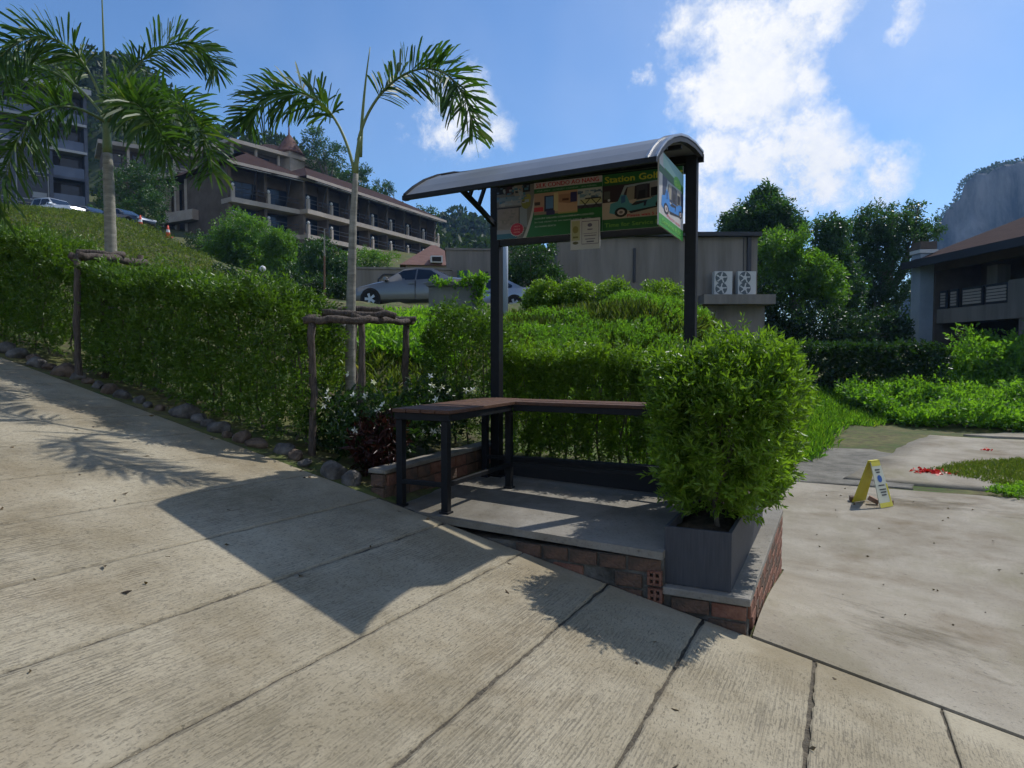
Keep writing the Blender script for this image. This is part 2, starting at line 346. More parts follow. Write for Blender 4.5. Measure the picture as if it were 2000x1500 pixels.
def terr(X, Y):
    X = np.asarray(X, float); Y = np.asarray(Y, float); sh = np.broadcast(X, Y).shape
    x = np.broadcast_to(X, sh).ravel(); y = np.broadcast_to(Y, sh).ravel()
    t = _U((x[:, None] - CPa[None, :, 0]) ** 2 + (y[:, None] - CPa[None, :, 1]) ** 2) @ _w[:_n] + _w[_n] + _w[_n + 1] * x + _w[_n + 2] * y
    rz = roadz(np.clip(x, -14, 6), np.minimum(y, 4.25)) + np.where(x < -14, (-14 - x) * .12, 0)
    w = sstep(y, 4.25, 5.6)
    z = rz * (1 - w) + t * w
    lw = sstep(x, np.where(y > 6.9, -2.6, -1.35), np.where(y > 6.9, -1.5, -.75)) * (1 - sstep(x, 14, 22)) * (1 - sstep(y, 19, 27)) * (y >= 4.25)
    w2 = sstep(y, 4.25, 8.3)
    z = z * (1 - lw) + lw * (roadz(np.clip(x, -1, 3.5), 4.25) * (1 - w2) + w2 * (-.6 + .012 * np.clip(y - 12, 0, 20)))
    z = np.where(y < 4.25, rz - .07, z)
    z = np.where(y < -8, rz - .07 + np.clip(-8 - y, 0, 1e3) * -.01, z)
    pad = (x > -3.25) & (x < -.44) & (y > 4.1) & (y < 6.15)
    z = np.where(pad, np.minimum(z, roadz(x, 4.25) - .08), z)
    step = (x > -1.05) & (x < -.5) & (y > 4.1) & (y < 6.95)
    z = np.where(step, np.minimum(z, -.02 - .2 * (y - 4.27)), z)
    return z.reshape(sh)
def tz(x, y): return float(terr(np.array([x]), np.array([y]))[0])
def axis_vals(segs):
    out = []
    for a, b, st in segs: out += list(np.arange(a, b, st))
    return np.array(out + [segs[-1][1]])
gx = axis_vals([(-420, -100, 20), (-100, -40, 4), (-40, -14, 1.2), (-14, 6, .25), (6, 20, .8), (20, 60, 3), (60, 420, 20)])
gy = axis_vals([(-160, -10, 15), (-10, 3.75, 1.5), (3.75, 10, .25), (10, 30, .6), (30, 60, 1.5), (60, 140, 5), (140, 760, 25)])
GX, GY = np.meshgrid(gx, gy)
GZ = terr(GX, GY)
amp = np.where((GY > 6.2), .05, .0) + np.where((GX < -4) & (GY > 6.5), .10, 0)
lotm = sstep(GX, -.8, -.2) * (GY < 17)
bumpn = np.array([n3((x, y, 0), 1.1) + .5 * n3((x, y, 3), 2.7) for x, y in zip(GX.ravel(), GY.ravel())]).reshape(GX.shape)
GZ = GZ + bumpn * amp * (1 - lotm) - np.where((GX > -.6) & (GX < 16) & (GY > 4.1) & (GY < 24), .02, 0)
nxg, nyg = len(gx), len(gy)
idx = np.arange(nxg * nyg).reshape(nyg, nxg)
F = np.stack([idx[:-1, :-1], idx[:-1, 1:], idx[1:, 1:], idx[1:, :-1]], -1).reshape(-1, 4)
M_ground = mat('grass_ground', (.055, .085, .016), .95, (.14, .125, .045), 1.1, bump=1, bscale=14, lo=.42, hi=.66)
def ground_extra():
    N = M_ground.node_tree.nodes; L = M_ground.node_tree.links; p = N['Principled BSDF']; tc = N['Texture Coordinate']
    n = N.new('ShaderNodeTexNoise'); n.inputs['Scale'].default_value = 7; n.inputs['Detail'].default_value = 8; L.new(tc.outputs['Object'], n.inputs['Vector'])
    r = N.new('ShaderNodeMapRange'); r.inputs[1].default_value = .45; r.inputs[2].default_value = .7; L.new(n.outputs['Fac'], r.inputs[0])
    x = N.new('ShaderNodeMix'); x.data_type = 'RGBA'; L.new(r.outputs[0], x.inputs['Factor']); L.new(N['Color Ramp'].outputs[0], x.inputs['A']); x.inputs['B'].default_value = (.07, .055, .028, 1)
    L.new(x.outputs['Result'], p.inputs['Base Color'])
ground_extra()
g = obj('ground', fastmesh('ground', np.stack([GX, GY, GZ], -1).reshape(-1, 3), F), M_ground)
g.data.polygons.foreach_set('use_smooth', [True] * len(g.data.polygons)); tag(g, kind='structure')

# ------------------------------------------------------------------ road of cast slabs
def sheet(name, xs, ys, zf, th, M, parent=None, jit=0, seed=0):
    X, Y = np.meshgrid(xs, ys); nx, ny = len(xs), len(ys); X = X.copy(); Y = Y.copy()
    if jit:
        r2 = np.random.default_rng(seed)
        for c, s in ((0, 1), (-1, -1)):
            j = r2.normal(size=ny); j = np.convolve(j, [.25, .5, .25], 'same'); X[:, c] += s * np.abs(j) * jit
    Z = zf(X, Y); Vt = np.stack([X, Y, Z], -1).reshape(-1, 3)
    i = np.arange(nx * ny).reshape(ny, nx); Fs = [np.stack([i[:-1, :-1], i[:-1, 1:], i[1:, 1:], i[1:, :-1]], -1).reshape(-1, 4)]
    ring = np.r_[i[0, :], i[1:, -1], i[-1, -2::-1], i[-2:0:-1, 0]]; k = len(Vt)
    low = Vt[ring] - [0, 0, th]; a = np.arange(len(ring)); b = (a + 1) % len(ring)
    Fs.append(np.stack([ring[a], k + a, k + b, ring[b]], -1))
    return obj(name, fastmesh(name, np.r_[Vt, low], np.concatenate(Fs)), M, parent)
def rz_(X, Y): return roadz(np.maximum(X, -14), Y) + np.where(X < -14, (-14 - X) * .12, 0)
road = sheet('road', np.linspace(-30, 9, 79), np.linspace(-7, 4.3, 30), lambda X, Y: rz_(X, Y) - .012, .1, M_grout)
tag(road, kind='structure')
ysr = np.r_[np.arange(-7, 1, .8), np.arange(1, 4.25, .045), 4.25]
k = 0; xj = 1.16
JW = {0: .008}
while xj > -22:
    wdt = .62 + rng.uniform(-.02, .02)
    gap = .008 if -2.8 < xj < 1 else .005
    sheet('road_slab', np.array([xj - wdt + gap, xj - wdt + gap + .02, xj - wdt / 2, xj - gap * .6 - .02, xj - gap * .6]), ysr, lambda X, Y: rz_(X, Y), .03, M_road, road, .009 if gap > .006 else .004, 50 + k)
    xj -= wdt; k += 1
x = 1.16
while x < 8:
    sheet('road_slab', np.array([x + .01, x + .03, x + .3, x + .6, x + .62]), ysr, lambda X, Y: rz_(X, Y), .03, M_road, road, .006, 90 + int(x * 10)); x += .63

# the lower concrete yard: poured slabs
def lotz(X, Y): return terr(X, Y) + .012
def yard_sheet():
    xs = np.r_[np.linspace(-2.2, -.44, 10), np.linspace(-.3, 15, 62)]; ys = np.r_[np.linspace(4.28, 6.98, 26), np.linspace(7.1, 12.6, 40)]
    X, Y = np.meshgrid(xs, ys); Z = lotz(X, Y) - .006; i = np.arange(X.size).reshape(X.shape)
    F = np.stack([i[:-1, :-1], i[:-1, 1:], i[1:, 1:], i[1:, :-1]], -1); keep = ~((X[:-1, :-1] < -.445) & (Y[:-1, :-1] < 6.97)); F = F[keep]
    V = np.stack([X, Y, Z], -1).reshape(-1, 3); V2 = V - [0, 0, .15]
    e = {}
    for f in F:
        for a, b in zip(f, np.roll(f, -1)):
            if (b, a) in e: del e[(b, a)]
            else: e[(a, b)] = 1
    S = np.array([(b, a, a + len(V), b + len(V)) for a, b in e])
    o = obj('yard', fastmesh('yard', np.r_[V, V2], np.r_[F, S]), M_lot); o.data.polygons.foreach_set('use_smooth', [False] * len(o.data.polygons)); return tag(o, kind='structure')
yard_sheet()
def quad_sheet(name, A, B, C_, D_, n, M, dz, th=.1, kind='structure', wob=0):
    t = np.linspace(0, 1, n); S, T = np.meshgrid(t, t)
    P = [np.array(q, float) for q in (A, B, C_, D_)]
    X = (P[0][0] * (1 - S) + P[1][0] * S) * (1 - T) + (P[3][0] * (1 - S) + P[2][0] * S) * T
    Y = (P[0][1] * (1 - S) + P[1][1] * S) * (1 - T) + (P[3][1] * (1 - S) + P[2][1] * S) * T
    if wob:
        e = np.array([n3((x, y, 9), 1.3) for x, y in zip(X.ravel(), Y.ravel())]).reshape(X.shape); edge = (S == 0) | (S == 1) | (T == 0) | (T == 1)
        X = X + edge * e * wob; Y = Y + edge * e * wob
    Z = terr(X, Y) + dz; V = np.stack([X, Y, Z], -1).reshape(-1, 3)
    i = np.arange(n * n).reshape(n, n); F = np.stack([i[:-1, :-1], i[:-1, 1:], i[1:, 1:], i[1:, :-1]], -1).reshape(-1, 4)
    ring = np.r_[i[0, :], i[1:, -1], i[-1, -2::-1], i[-2:0:-1, 0]]; a = np.arange(len(ring)); b = (a + 1) % len(ring)
    F = np.concatenate([F, np.stack([ring[a], len(V) + a, len(V) + b, ring[b]], -1)])
    o = obj(name, fastmesh(name, np.r_[V, V[ring] - [0, 0, th]], F), M)
    return tag(o, kind=kind)
quad_sheet('yard_far_slab', (.1, 13.2), (14, 12.9), (14, 19.6), (2.1, 20.6), 24, M_lot, .016, wob=.25)
quad_sheet('yard_path', (2.9, 21.2), (15, 19.9), (16, 23), (4.6, 24.5), 20, M_lot, .02, wob=.2)
M_mud = mat('dark_mud', (.10, .093, .075), .9, (.20, .185, .15), 3, bump=.8, bscale=30)
quad_sheet('mud_patch', (-2.0, 12.65), (1.0, 12.65), (1.9, 16.5), (-1.2, 17.5), 20, M_mud, .004, .05, wob=.4)

def stain_mat(name, c, lo, hi, scale, sv):
    M = mat(name, c, .95, tuple(x * 1.5 for x in c), 5); N = M.node_tree.nodes; L = M.node_tree.links
    tc = N['Texture Coordinate']; mp = N.new('ShaderNodeMapping'); mp.inputs['Scale'].default_value = sv; L.new(tc.outputs['Object'], mp.inputs[0])
    n = N.new('ShaderNodeTexNoise'); n.inputs['Scale'].default_value = scale; n.inputs['Detail'].default_value = 9; n.inputs['Roughness'].default_value = .7; L.new(mp.outputs[0], n.inputs['Vector'])
    at = N.new('ShaderNodeAttribute'); at.attribute_name = 'v'
    a = N.new('ShaderNodeMath'); a.operation = 'ADD'; L.new(n.outputs['Fac'], a.inputs[0]); L.new(at.outputs['Fac'], a.inputs[1])
    r = N.new('ShaderNodeMapRange'); r.inputs[1].default_value = lo; r.inputs[2].default_value = hi; L.new(a.outputs[0], r.inputs[0])
    L.new(r.outputs[0], N['Principled BSDF'].inputs['Alpha']); return M
def stain(name, x0, x1, y0, y1, M, fz, n=26):
    """thin film of dried mud lying on the concrete, thickest in the middle of its patch"""
    X, Y = np.meshgrid(np.linspace(x0, x1, n), np.linspace(y0, y1, n)); Z = fz(X, Y)
    S, T = np.meshgrid(np.linspace(-1, 1, n), np.linspace(-1, 1, n)); A = .55 * (1 - np.maximum(np.abs(S), np.abs(T)) ** 1.5) - .55
    i = np.arange(n * n).reshape(n, n); F = np.stack([i[:-1, :-1], i[:-1, 1:], i[1:, 1:], i[1:, :-1]], -1).reshape(-1, 4)
    o = obj(name, fastmesh(name, np.stack([X, Y, Z], -1).reshape(-1, 3), F, A.ravel()), M); return tag(o, kind='structure')
M_st1 = stain_mat('mud_film', (.13, .105, .065), .34, .95, 4.5, (.6, 1.5, 1))
ly = lambda X, Y: lotz(X, Y) - .003
stain('mud_stain', -.43, 1.4, 4.5, 6.4, M_st1, ly); stain('mud_stain', -1.6, 3.6, 10.6, 12.58, M_st1, ly)

# ------------------------------------------------------------------ brick platform, step and low wall
def padz(x): return .345 + (-.95 - x) * .036
plat = thing('brick_platform', 'low concrete platform on weathered bricks under the shelter bench', 'platform', (-2, 5.2, 0))
mb = MB(); xs = np.linspace(-3.15, -.985, 14)
vs = []; fs = []
for x in xs: vs += [(x, 4.262, padz(x)), (x, 6.12, padz(x)), (x, 6.12, padz(x) - .05), (x, 4.262, padz(x) - .05)]
for i in range(len(xs) - 1):
    a = i * 4; b = a + 4; fs += [(a, b, b + 1, a + 1), (a + 1, b + 1, b + 2, a + 2), (a + 2, b + 2, b + 3, a + 3), (a + 3, b + 3, b, a)]
fs += [(0, 1, 2, 3), (len(vs) - 4, len(vs) - 1, len(vs) - 2, len(vs) - 3)]
mb.add(vs, fs); mb.build('slab', M_cement, plat)
MB().span(-3.14, -.985, 4.285, 6.1, -.5, .29).build('core', M_mortar, plat)
MB().span(-.98, -.475, 4.29, 6.9, -.8, .075).build('step_core', M_mortar, plat)
mb = MB().span(-.985, -.455, 4.262, 6.925, .078, .128); mb.build('step_cap', M_cement, plat, bevel=.008)
def brick(c, d, M=None, rz=0, root=None):
    M = M or (M_brick if rng.random() < .55 else M_brickd)
    o = MB().box((0, 0, 0), d).build('brick', M, root, local=False, bevel=.006)
    o.location = c; o.rotation_euler = (rng.normal() * .012, rng.normal() * .012, rz + rng.normal() * .01)
    child(o, root) if root is not None else None
    return o
for r, z in enumerate((.245, .135, .025)):                      # platform front
    x = -.99 - (.12 if r else 0)
    while x > -1.95:
        w = .21 + rng.uniform(-.02, .03)
        if z + .05 > roadz(x - w / 2, 4.25) - .02 and rng.random() > .1: brick((x - w / 2, 4.305 - rng.uniform(0, .022), z + rng.normal() * .004), (w - .018, .05, .088), root=plat, M=M_brickd if rng.random() < .75 else None)
        x -= w
for r, z in enumerate((.026, -.075)):                            # step front
    x = -.47 - (.0 if r else .0)
    while x > -.96:
        w = min(.235 + rng.uniform(-.02, .02), x + .985)
        if w > .05 and z + .05 > roadz(x - w, 4.25): brick((x - w / 2, 4.298, z), (w - .016, .05, .085), root=plat, M=M_brick if r == 0 and x > -.6 else M_brickd)
        x -= w
for r in range(6):                                               # step's long right-hand face
    z = .026 - r * .1; y = 4.31 + (.1 if r % 2 else 0)
    while y < 6.85:
        w = min(.2 + rng.uniform(-.03, .03), 6.9 - y)
        if w > .06 and z + .05 > tz(-.4, y + w / 2): brick((-.48, y + w / 2, z), (.05, w - .016, .083), root=plat)
        y += w
def hollow_brick(c, root):                                       # brick end with four square holes
    mb = MB(); s = .092
    for i in (-1, 0, 1):
        mb.box((i * s * .41, 0, 0), (s * .17, .07, s)); 
    for i in (-1, 1): mb.box((i * s * .205, .001, 0), (s * .24, .068, s * .18))
    for i in (-1, 1):
        for j in (-1, 1): mb.box((i * s * .205, .001, j * s * .42), (s * .24, .068, s * .155))
    mb.box((0, .03, 0), (s * .98, .004, s * .98))
    o = mb.build('hollow_brick', M_brick, root); o.location = c; child(o, root)
hollow_brick((-1.035, 4.285, .175), plat); hollow_brick((-1.03, 4.285, .065), plat)

wall = thing('low_brick_wall', 'low brick retaining wall with cement top beside the bench end', 'wall', (-3.25, 5.2, .4))
MB().span(-3.31, -3.19, 4.36, 6.3, .05, .66).build('core', M_brickd, wall)
MB().span(-3.335, -3.165, 4.33, 6.32, .665, .70).build('cap', M_cement, wall, bevel=.008)
for r in range(3):
    z = .61 - r * .105; y = 4.37 + (.1 if r % 2 else 0)
    while y < 6.2:
        w = .2 + rng.uniform(-.02, .02); brick((-3.185, y + w / 2, z), (.03, w - .016, .09), root=wall); y += w
    brick((-3.25, 4.345, z), (.12, .03, .09), root=wall)

# ------------------------------------------------------------------ planter with its shrub
pl = thing('planter_box', 'dark grey rectangular planter box on the brick step', 'planter', (-.78, 5.2, .128))
M_planter = mat('planter_grey', (.045, .048, .056), .6, (.065, .068, .076), 8, stretch=(8, 8, .6), bump=.15)
x0, x1, y0, y1, z0, z1 = -.99, -.575, 4.33, 6.25, .13, .50
MB().span(x0, x1, y0, y0 + .025, z0, z1).build('front_panel', M_planter, pl, bevel=.003)
MB().span(x0, x1, y1 - .025, y1, z0, z1).build('rear_panel', M_planter, pl, bevel=.003)
MB().span(x0, x0 + .025, y0 + .026, y1 - .026, z0, z1).build('side_panel', M_planter, pl, bevel=.003)
MB().span(x1 - .025, x1, y0 + .026, y1 - .026, z0, z1).build('side_panel', M_planter, pl, bevel=.003)
sx_ = np.linspace(x0 + .026, x1 - .026, 8); sy_ = np.linspace(y0 + .026, y1 - .026, 24)
sheet('soil', sx_, sy_, lambda X, Y: .44 + .02 * np.sin(X * 40) * np.sin(Y * 23), .05, M_dirt, pl)

def hedge(name, label, c0, c1, width, zb, zt, M, n=900, L=.055, Wd=.017, nl=9, sl=.11, stems=8, cat='hedge', bare=.35, wob=.10, group=None, low=.0, stem_r=.012, inner=.45, rnd=0):
    """clipped hedge between two ground points: leafy shoots through the volume, denser at the skin, thin stems below"""
    c0 = np.array(c0, float); c1 = np.array(c1, float); ax = c1 - c0; ln = np.linalg.norm(ax[:2]); ax = ax / max(ln, 1e-6); pv = np.array([-ax[1], ax[0], 0])
    root = thing(name, label, cat, tuple(((c0 + c1) / 2)[:2]) + (float((zb(0) + zb(1)) / 2) if callable(zb) else zb,), 0, group)
    zbf = zb if callable(zb) else (lambda t: zb + 0 * t); ztf = zt if callable(zt) else (lambda t: zt + 0 * t)
    t = rng.random(n); q = rng.uniform(-1, 1, n); h = rng.random(n)
    sk = rng.random(n) > inner; face = rng.integers(0, 4, n)
    q = np.where(sk & (face == 0), -1 + rng.random(n) * .25, np.where(sk & (face == 1), 1 - rng.random(n) * .25, q))
    h = np.where(sk & (face >= 2), 1 - rng.random(n) * .15, h)
    keep = h > bare * rng.random(n) ** .7
    t, q, h = t[keep], q[keep], h[keep]
    nn = np.array([n3((a * ln, b, hh * 1.3), 2.2) + .6 * n3((a * ln, b * 2, hh * 3), 5.5) for a, b, hh in zip(t, q, h)])
    taper = 1 - .25 * (1 - h)
    endq = np.minimum(t, 1 - t) * ln / .25; endq = np.clip(endq, 0, 1)
    hq = np.where(h > .85, (1 - .25 * (1 - endq)), 1)
    p = c0[None, :2] + ax[None, :2] * (t[:, None] * ln) + pv[None, :2] * (q * width / 2 * taper * (1 + nn * wob * 2) * (.72 + .28 * endq))[:, None]
    z = zbf(t) + low + (ztf(t) - zbf(t) - low) * h * hq * (1 + nn * wob * .7) * (1 - rnd * .12 * q ** 2 * h)
    if rnd: p = c0[None, :2] + ax[None, :2] * ln * .5 + (p - c0[None, :2] - ax[None, :2] * ln * .5) * (1 - rnd * (1.1 * np.clip(.32 - h, 0, 1) + .35 * np.clip(h - .75, 0, 1)))[:, None]
    z = z + (h > .82) * (rng.random(len(h)) < .14) * rng.uniform(.03, .15, len(h))     # whips standing above the clipped top
    cen = np.c_[p, z]
    out = np.c_[pv[None, :2] * q[:, None] * .8 + ax[None, :2] * ((t - .5) * 2 * (endq < .8))[:, None], .25 + h * .9] + rng.normal(size=(len(t), 3)) * .45
    leafobj('foliage', shoots(cen, out, nl, sl, L, Wd), M, root)
    if stems:
        for i in range(stems):
            tt = (i + rng.uniform(.2, .8)) / stems; b = c0[:2] + ax[:2] * tt * ln; z0 = float(zbf(np.array(tt))); z1 = float(ztf(np.array(tt)))
            mb = MB(); H = z1 - z0
            mb.tube([(b[0], b[1], z0 - .05), (b[0] + rng.normal() * .03, b[1] + rng.normal() * .03, z0 + H * .15), (b[0] + rng.normal() * .06, b[1] + rng.normal() * .05, z0 + H * .4), (b[0] + rng.normal() * .09, b[1] + rng.normal() * .07, z0 + H * .8)], [stem_r, stem_r * .9, stem_r * .7, stem_r * .4], 6)
            for _ in range(5):
                k0 = rng.uniform(.15, .6); a = rng.uniform(0, 6.28); r_ = rng.uniform(.08, .22)
                mb.tube([(b[0], b[1], z0 + H * k0), (b[0] + math.cos(a) * r_, b[1] + math.sin(a) * r_, z0 + H * (k0 + .3))], [stem_r * .5, stem_r * .2], 4)
            mb.build('stem', M_bark, root)
    return root
hedge('planter_shrub', 'bushy bright green shrub growing in the dark grey planter box', (-.72, 4.38, 0), (-.70, 5.95, 0), .84, .44, lambda t: 1.54 + .05 * np.sin(t * 9), M_hedge2, 5600, L=.062, Wd=.018, nl=10, sl=.12, stems=3, cat='shrub', bare=.12, wob=.2, rnd=1, low=.03, stem_r=.018, inner=.4)

# ------------------------------------------------------------------ the bus-stop style shelter
XL, XR, YB = -3.0, -1.15, 5.92
sh = thing('golf_cart_shelter', 'black steel waiting shelter with curved grey roof and two posts', 'shelter', (-2.08, YB, .36))
for X in (XL, XR):
    MB().span(X - .047, X + .047, YB - .047, YB + .047, padz(X) - .02, 3.27).build('post', M_black, sh, bevel=.006)
    MB().span(X - .09, X + .09, YB - .09, YB + .09, padz(X) - .01, padz(X) + .012).build('base_plate', M_black, sh)
M_roof = mat('roof_sheet', (.14, .148, .16), .42, (.18, .185, .195), 2.2, spec=.5, bump=.03)
def rtilt(x): return (x + 1.1) * .03
prof = [(4.34, 2.845), (4.46, 2.93), (4.62, 3.02), (4.82, 3.105), (5.05, 3.18), (5.3, 3.235), (5.6, 3.275), (5.95, 3.292)]
def arc(x0, x1, th, dz, name, M, p0=0, p1=8, smooth=True):
    pp = prof[p0:p1]; mb = MB(); n = len(pp)
    vs = [(x, y, z + dz + (th if k else 0)) for x in (x0, x1) for k in (0, 1) for y, z in pp]
    fs = []
    for i in range(n - 1):
        fs += [(i, i + 1, 2 * n + i + 1, 2 * n + i), (n + i, 3 * n + i, 3 * n + i + 1, n + i + 1), (i, n + i, n + i + 1, i + 1), (2 * n + i, 2 * n + i + 1, 3 * n + i + 1, 3 * n + i)]
    fs += [(0, 2 * n, 3 * n, n), (n - 1, 2 * n - 1, 4 * n - 1, 3 * n - 1)]
    return mb.add([(x, y, z + rtilt(x)) for x, y, z in vs], fs).build(name, M, sh)
arc(-2.98, -1.06, .006, .0, 'roof_sheet', M_roof)
for x in (-2.975, -2.35, -1.76, -1.105): arc(x, x + .04, .035, -.038, 'roof_rib', M_black)
M_alu = mat('aluminium_trim', (.32, .33, .35), .35, metal=.8)
for x in (-1.135, -1.075): arc(x, x + .014, .012, .0065, 'edge_trim', M_alu)
arc(-2.99, -2.965, .014, .0065, 'edge_trim', M_black)
MB().bar((-2.98, 4.325, 2.828 + rtilt(-2.98)), (-1.06, 4.325, 2.828), .03, .034).build('front_gutter', M_black, sh)
MB().span(-2.98, -1.06, 5.93, 5.965, 3.22, 3.285).build('rear_beam', M_black, sh)
for y, z in ((4.82, 3.06), (5.3, 3.19)): MB().span(-2.94, -1.11, y - .015, y + .015, z - .03, z).build('purlin', M_black, sh)
for z in (2.635, 3.13): MB().span(XL + .048, XR - .048, 5.885, 5.935, z, z + .07).build('cross_beam', M_black, sh)
for X in (XL,):
    mb = MB(); pts = [(X, 5.87, 2.84), (X, 5.6, 2.93), (X, 5.3, 3.02), (X, 5.02, 3.10)]
    for a, b in zip(pts, pts[1:]): mb.bar(a, b, .035, .04)
    mb.bar((X, 5.72, 3.22), (X, 5.55, 2.95), .028); mb.bar((X, 5.5, 3.19), (X, 5.38, 3.0), .028)
    mb.build('bracket', M_black, sh)

# ------------------------------------------------------------------ printed boards
M_print = bpy.data.materials.new('print'); M_print.use_nodes = True
_p = M_print.node_tree.nodes['Principled BSDF']; _p.inputs['Roughness'].default_value = .5
_a = M_print.node_tree.nodes.new('ShaderNodeAttribute'); _a.attribute_name = 'ink'
M_print.node_tree.links.new(_a.outputs['Color'], _p.inputs['Base Color'])
def lin(c): return tuple((x / 255 / 12.92 if x / 255 < .04045 else ((x / 255 + .055) / 1.055) ** 2.4) for x in c)
def textmesh(s):
    cu = bpy.data.curves.new('t', 'FONT'); cu.body = s; cu.resolution_u = 2
    o = bpy.data.objects.new('t', cu); col.objects.link(o)
    dg = bpy.context.evaluated_depsgraph_get(); me = bpy.data.meshes.new_from_object(o.evaluated_get(dg))
    V = np.array([v.co[:] for v in me.vertices]); F = [tuple(p.vertices) for p in me.polygons]
    bpy.data.objects.remove(o); bpy.data.meshes.remove(me)
    return V, F
class Print:
    def __init__(s, O, S, T, N): s.O, s.S, s.T, s.N = [np.array(q, float) for q in (O, S, T, N)]; s.v = []; s.f = []; s.c = []; s.k = 0
    def at(s, a, b, k): return s.O + s.S * a + s.T * b + s.N * (.0012 + .0006 * k)
    def poly(s, pts, c, k=None):
        s.k += 1; k = s.k * .12 if k is None else k
        i = len(s.v); s.v += [tuple(s.at(a, b, k)) for a, b in pts]; s.f.append(tuple(range(i, i + len(pts)))); s.c.append(lin(c))
    def rect(s, a0, a1, b0, b1, c): s.poly([(a0, b0), (a1, b0), (a1, b1), (a0, b1)], c)
    def disc(s, a, b, ra, rb, c, n=16, star=0): s.poly([(a + ra * (1 - star * (i % 2)) * math.cos(2 * math.pi * i / n), b + rb * (1 - star * (i % 2)) * math.sin(2 * math.pi * i / n)) for i in range(n)], c)
    def text(s, t, a0, a1, b0, b1, c, bold=0):
        V, F = textmesh(t); lo = V.min(0); hi = V.max(0); s.k += 1
        for off in ((0, 0), (bold, 0), (0, bold)) if bold else ((0, 0),):
            i = len(s.v)
            s.v += [tuple(s.at(a0 + (a1 - a0) * (p[0] - lo[0]) / (hi[0] - lo[0]) + off[0], b0 + (b1 - b0) * (p[1] - lo[1]) / (hi[1] - lo[1]) + off[1], s.k * .12 + 8 * off[1])) for p in V]
            s.f += [tuple(q + i for q in f) for f in F]; s.c += [lin(c)] * len(F)
    def speckle(s, a0, a1, b0, b1, cols, n, sz=.03, seed=1):
        r = np.random.default_rng(seed)
        for _ in range(n):
            a = r.uniform(a0, a1); b = r.uniform(b0, b1); w = sz * r.uniform(.3, 1.2); h = sz * r.uniform(.4, 1.6)
            s.rect(max(a0, a - w), min(a1, a + w), max(b0, b - h), min(b1, b + h), cols[r.integers(len(cols))])
    def build(s, name, parent):
        me = bpy.data.meshes.new(name); me.from_pydata(s.v, [], s.f)
        at = me.attributes.new('ink', 'FLOAT_COLOR', 'FACE'); at.data.foreach_set('color', np.array([(*c, 1) for c in s.c], np.float32).ravel())
        return obj(name, me, M_print, parent)
M_board = mat('board_white', (.55, .55, .55), .5)
YS = 5.80; xm = float(Yp(1177, 390, YS)[0])
GREEN = (38, 110, 52); WHITE = (205, 200, 195); RED = (190, 30, 50); YEL = (205, 200, 60)
def cart(pr, a0, a1, b0, b1, body, dk, nf=True):
    """side view of an open golf cart, in the unit box a0..a1, b0..b1"""
    q = lambda pts: [(a0 + (a1 - a0) * x, b0 + (b1 - b0) * y) for x, y in pts]
    pr.poly(q([(.2, .60), (.28, .92), (.98, 1.0), (.98, .94), (.32, .86), (.25, .60)]), (150, 160, 160))
    pr.poly(q([(.30, .45), (.46, .48), (.47, .88), (.34, .85)]), (150, 140, 120)); pr.poly(q([(.5, .45), (.7, .48), (.7, .92), (.5, .9)]), (60, 58, 62))
    pr.poly(q([(.74, .5), (.92, .52), (.92, .96), (.74, .94)]), (150, 145, 135)); pr.poly(q([(.52, .48), (.66, .5), (.66, .74), (.55, .72)]), (28, 28, 34)); pr.poly(q([(.76, .52), (.9, .54), (.9, .80), (.76, .78)]), (28, 28, 34))
    pr.poly(q([(0, .12), (.02, .40), (.16, .46), (.22, .66), (.32, .62), (.38, .38), (.44, .34), (.5, .42), (.74, .44), (.86, .54), (1, .56), (1, .30), (.88, .34), (.84, .20), (.40, .13), (.34, .16), (.22, .22), (.12, .06)]), body)
    pr.poly(q([(.22, .60), (.30, .64), (.30, .42), (.22, .38)]), dk); pr.poly(q([(.40, .30), (.48, .40), (.72, .42), (.66, .36), (.5, .3)]), (40, 42, 50)); pr.poly(q([(.64, .40), (.69, .40), (.67, .25), (.63, .25)]), (35, 45, 70))
    pr.poly(q([(.36, .13), (.85, .22), (.95, .2), (.4, .06)]), (45, 42, 42))
    for cx, cy, r in ((.22, .12, .12), (.93, .28, .085)):
        w = r * (1 if True else 1); h = r * 1.25
        pr.disc(a0 + (a1 - a0) * cx, b0 + (b1 - b0) * cy, (a1 - a0) * w, (b1 - b0) * h, (28, 26, 28)); pr.disc(a0 + (a1 - a0) * cx, b0 + (b1 - b0) * cy, (a1 - a0) * w * .58, (b1 - b0) * h * .58, (205, 190, 185))
        pr.disc(a0 + (a1 - a0) * cx, b0 + (b1 - b0) * cy, (a1 - a0) * w * .3, (b1 - b0) * h * .3, (120, 105, 100))
# left board
X0, Z0, Z1 = -2.935, 2.68, 3.165
bd = thing('condo_signboard', 'printed advertising board with red starburst and interior photos, hung in the shelter', 'signboard', ((X0 + xm) / 2, YS, Z0))
MB().span(X0, xm - .003, YS, YS + .012, Z0, Z1).build('panel', M_board, bd)
p = Print((X0, YS, Z0), (xm - .003 - X0, 0, 0), (0, 0, Z1 - Z0), (0, -1, 0))
p.rect(0, 1, 0, 1, GREEN)
arcx = [(.26 + .115 * (1 - (1 - t) ** 2), t) for t in np.linspace(0, 1, 12)]
p.poly([(0, 0)] + [(a + .03 * (1 - t) ** .5, t) for a, t in arcx] + [(0, 1)], (190, 188, 178))
p.poly([(.0, .0)] + arcx + [(0, 1)], (118, 116, 110))
p.rect(0, .33, .86, 1, (30, 34, 44)); p.rect(.09, .16, .84, .99, (70, 45, 62)); p.rect(.17, .26, .8, 1, (150, 140, 130)); p.rect(.0, .30, .72, .80, (120, 140, 150)); p.rect(.02, .33, .63, .72, (150, 150, 148))
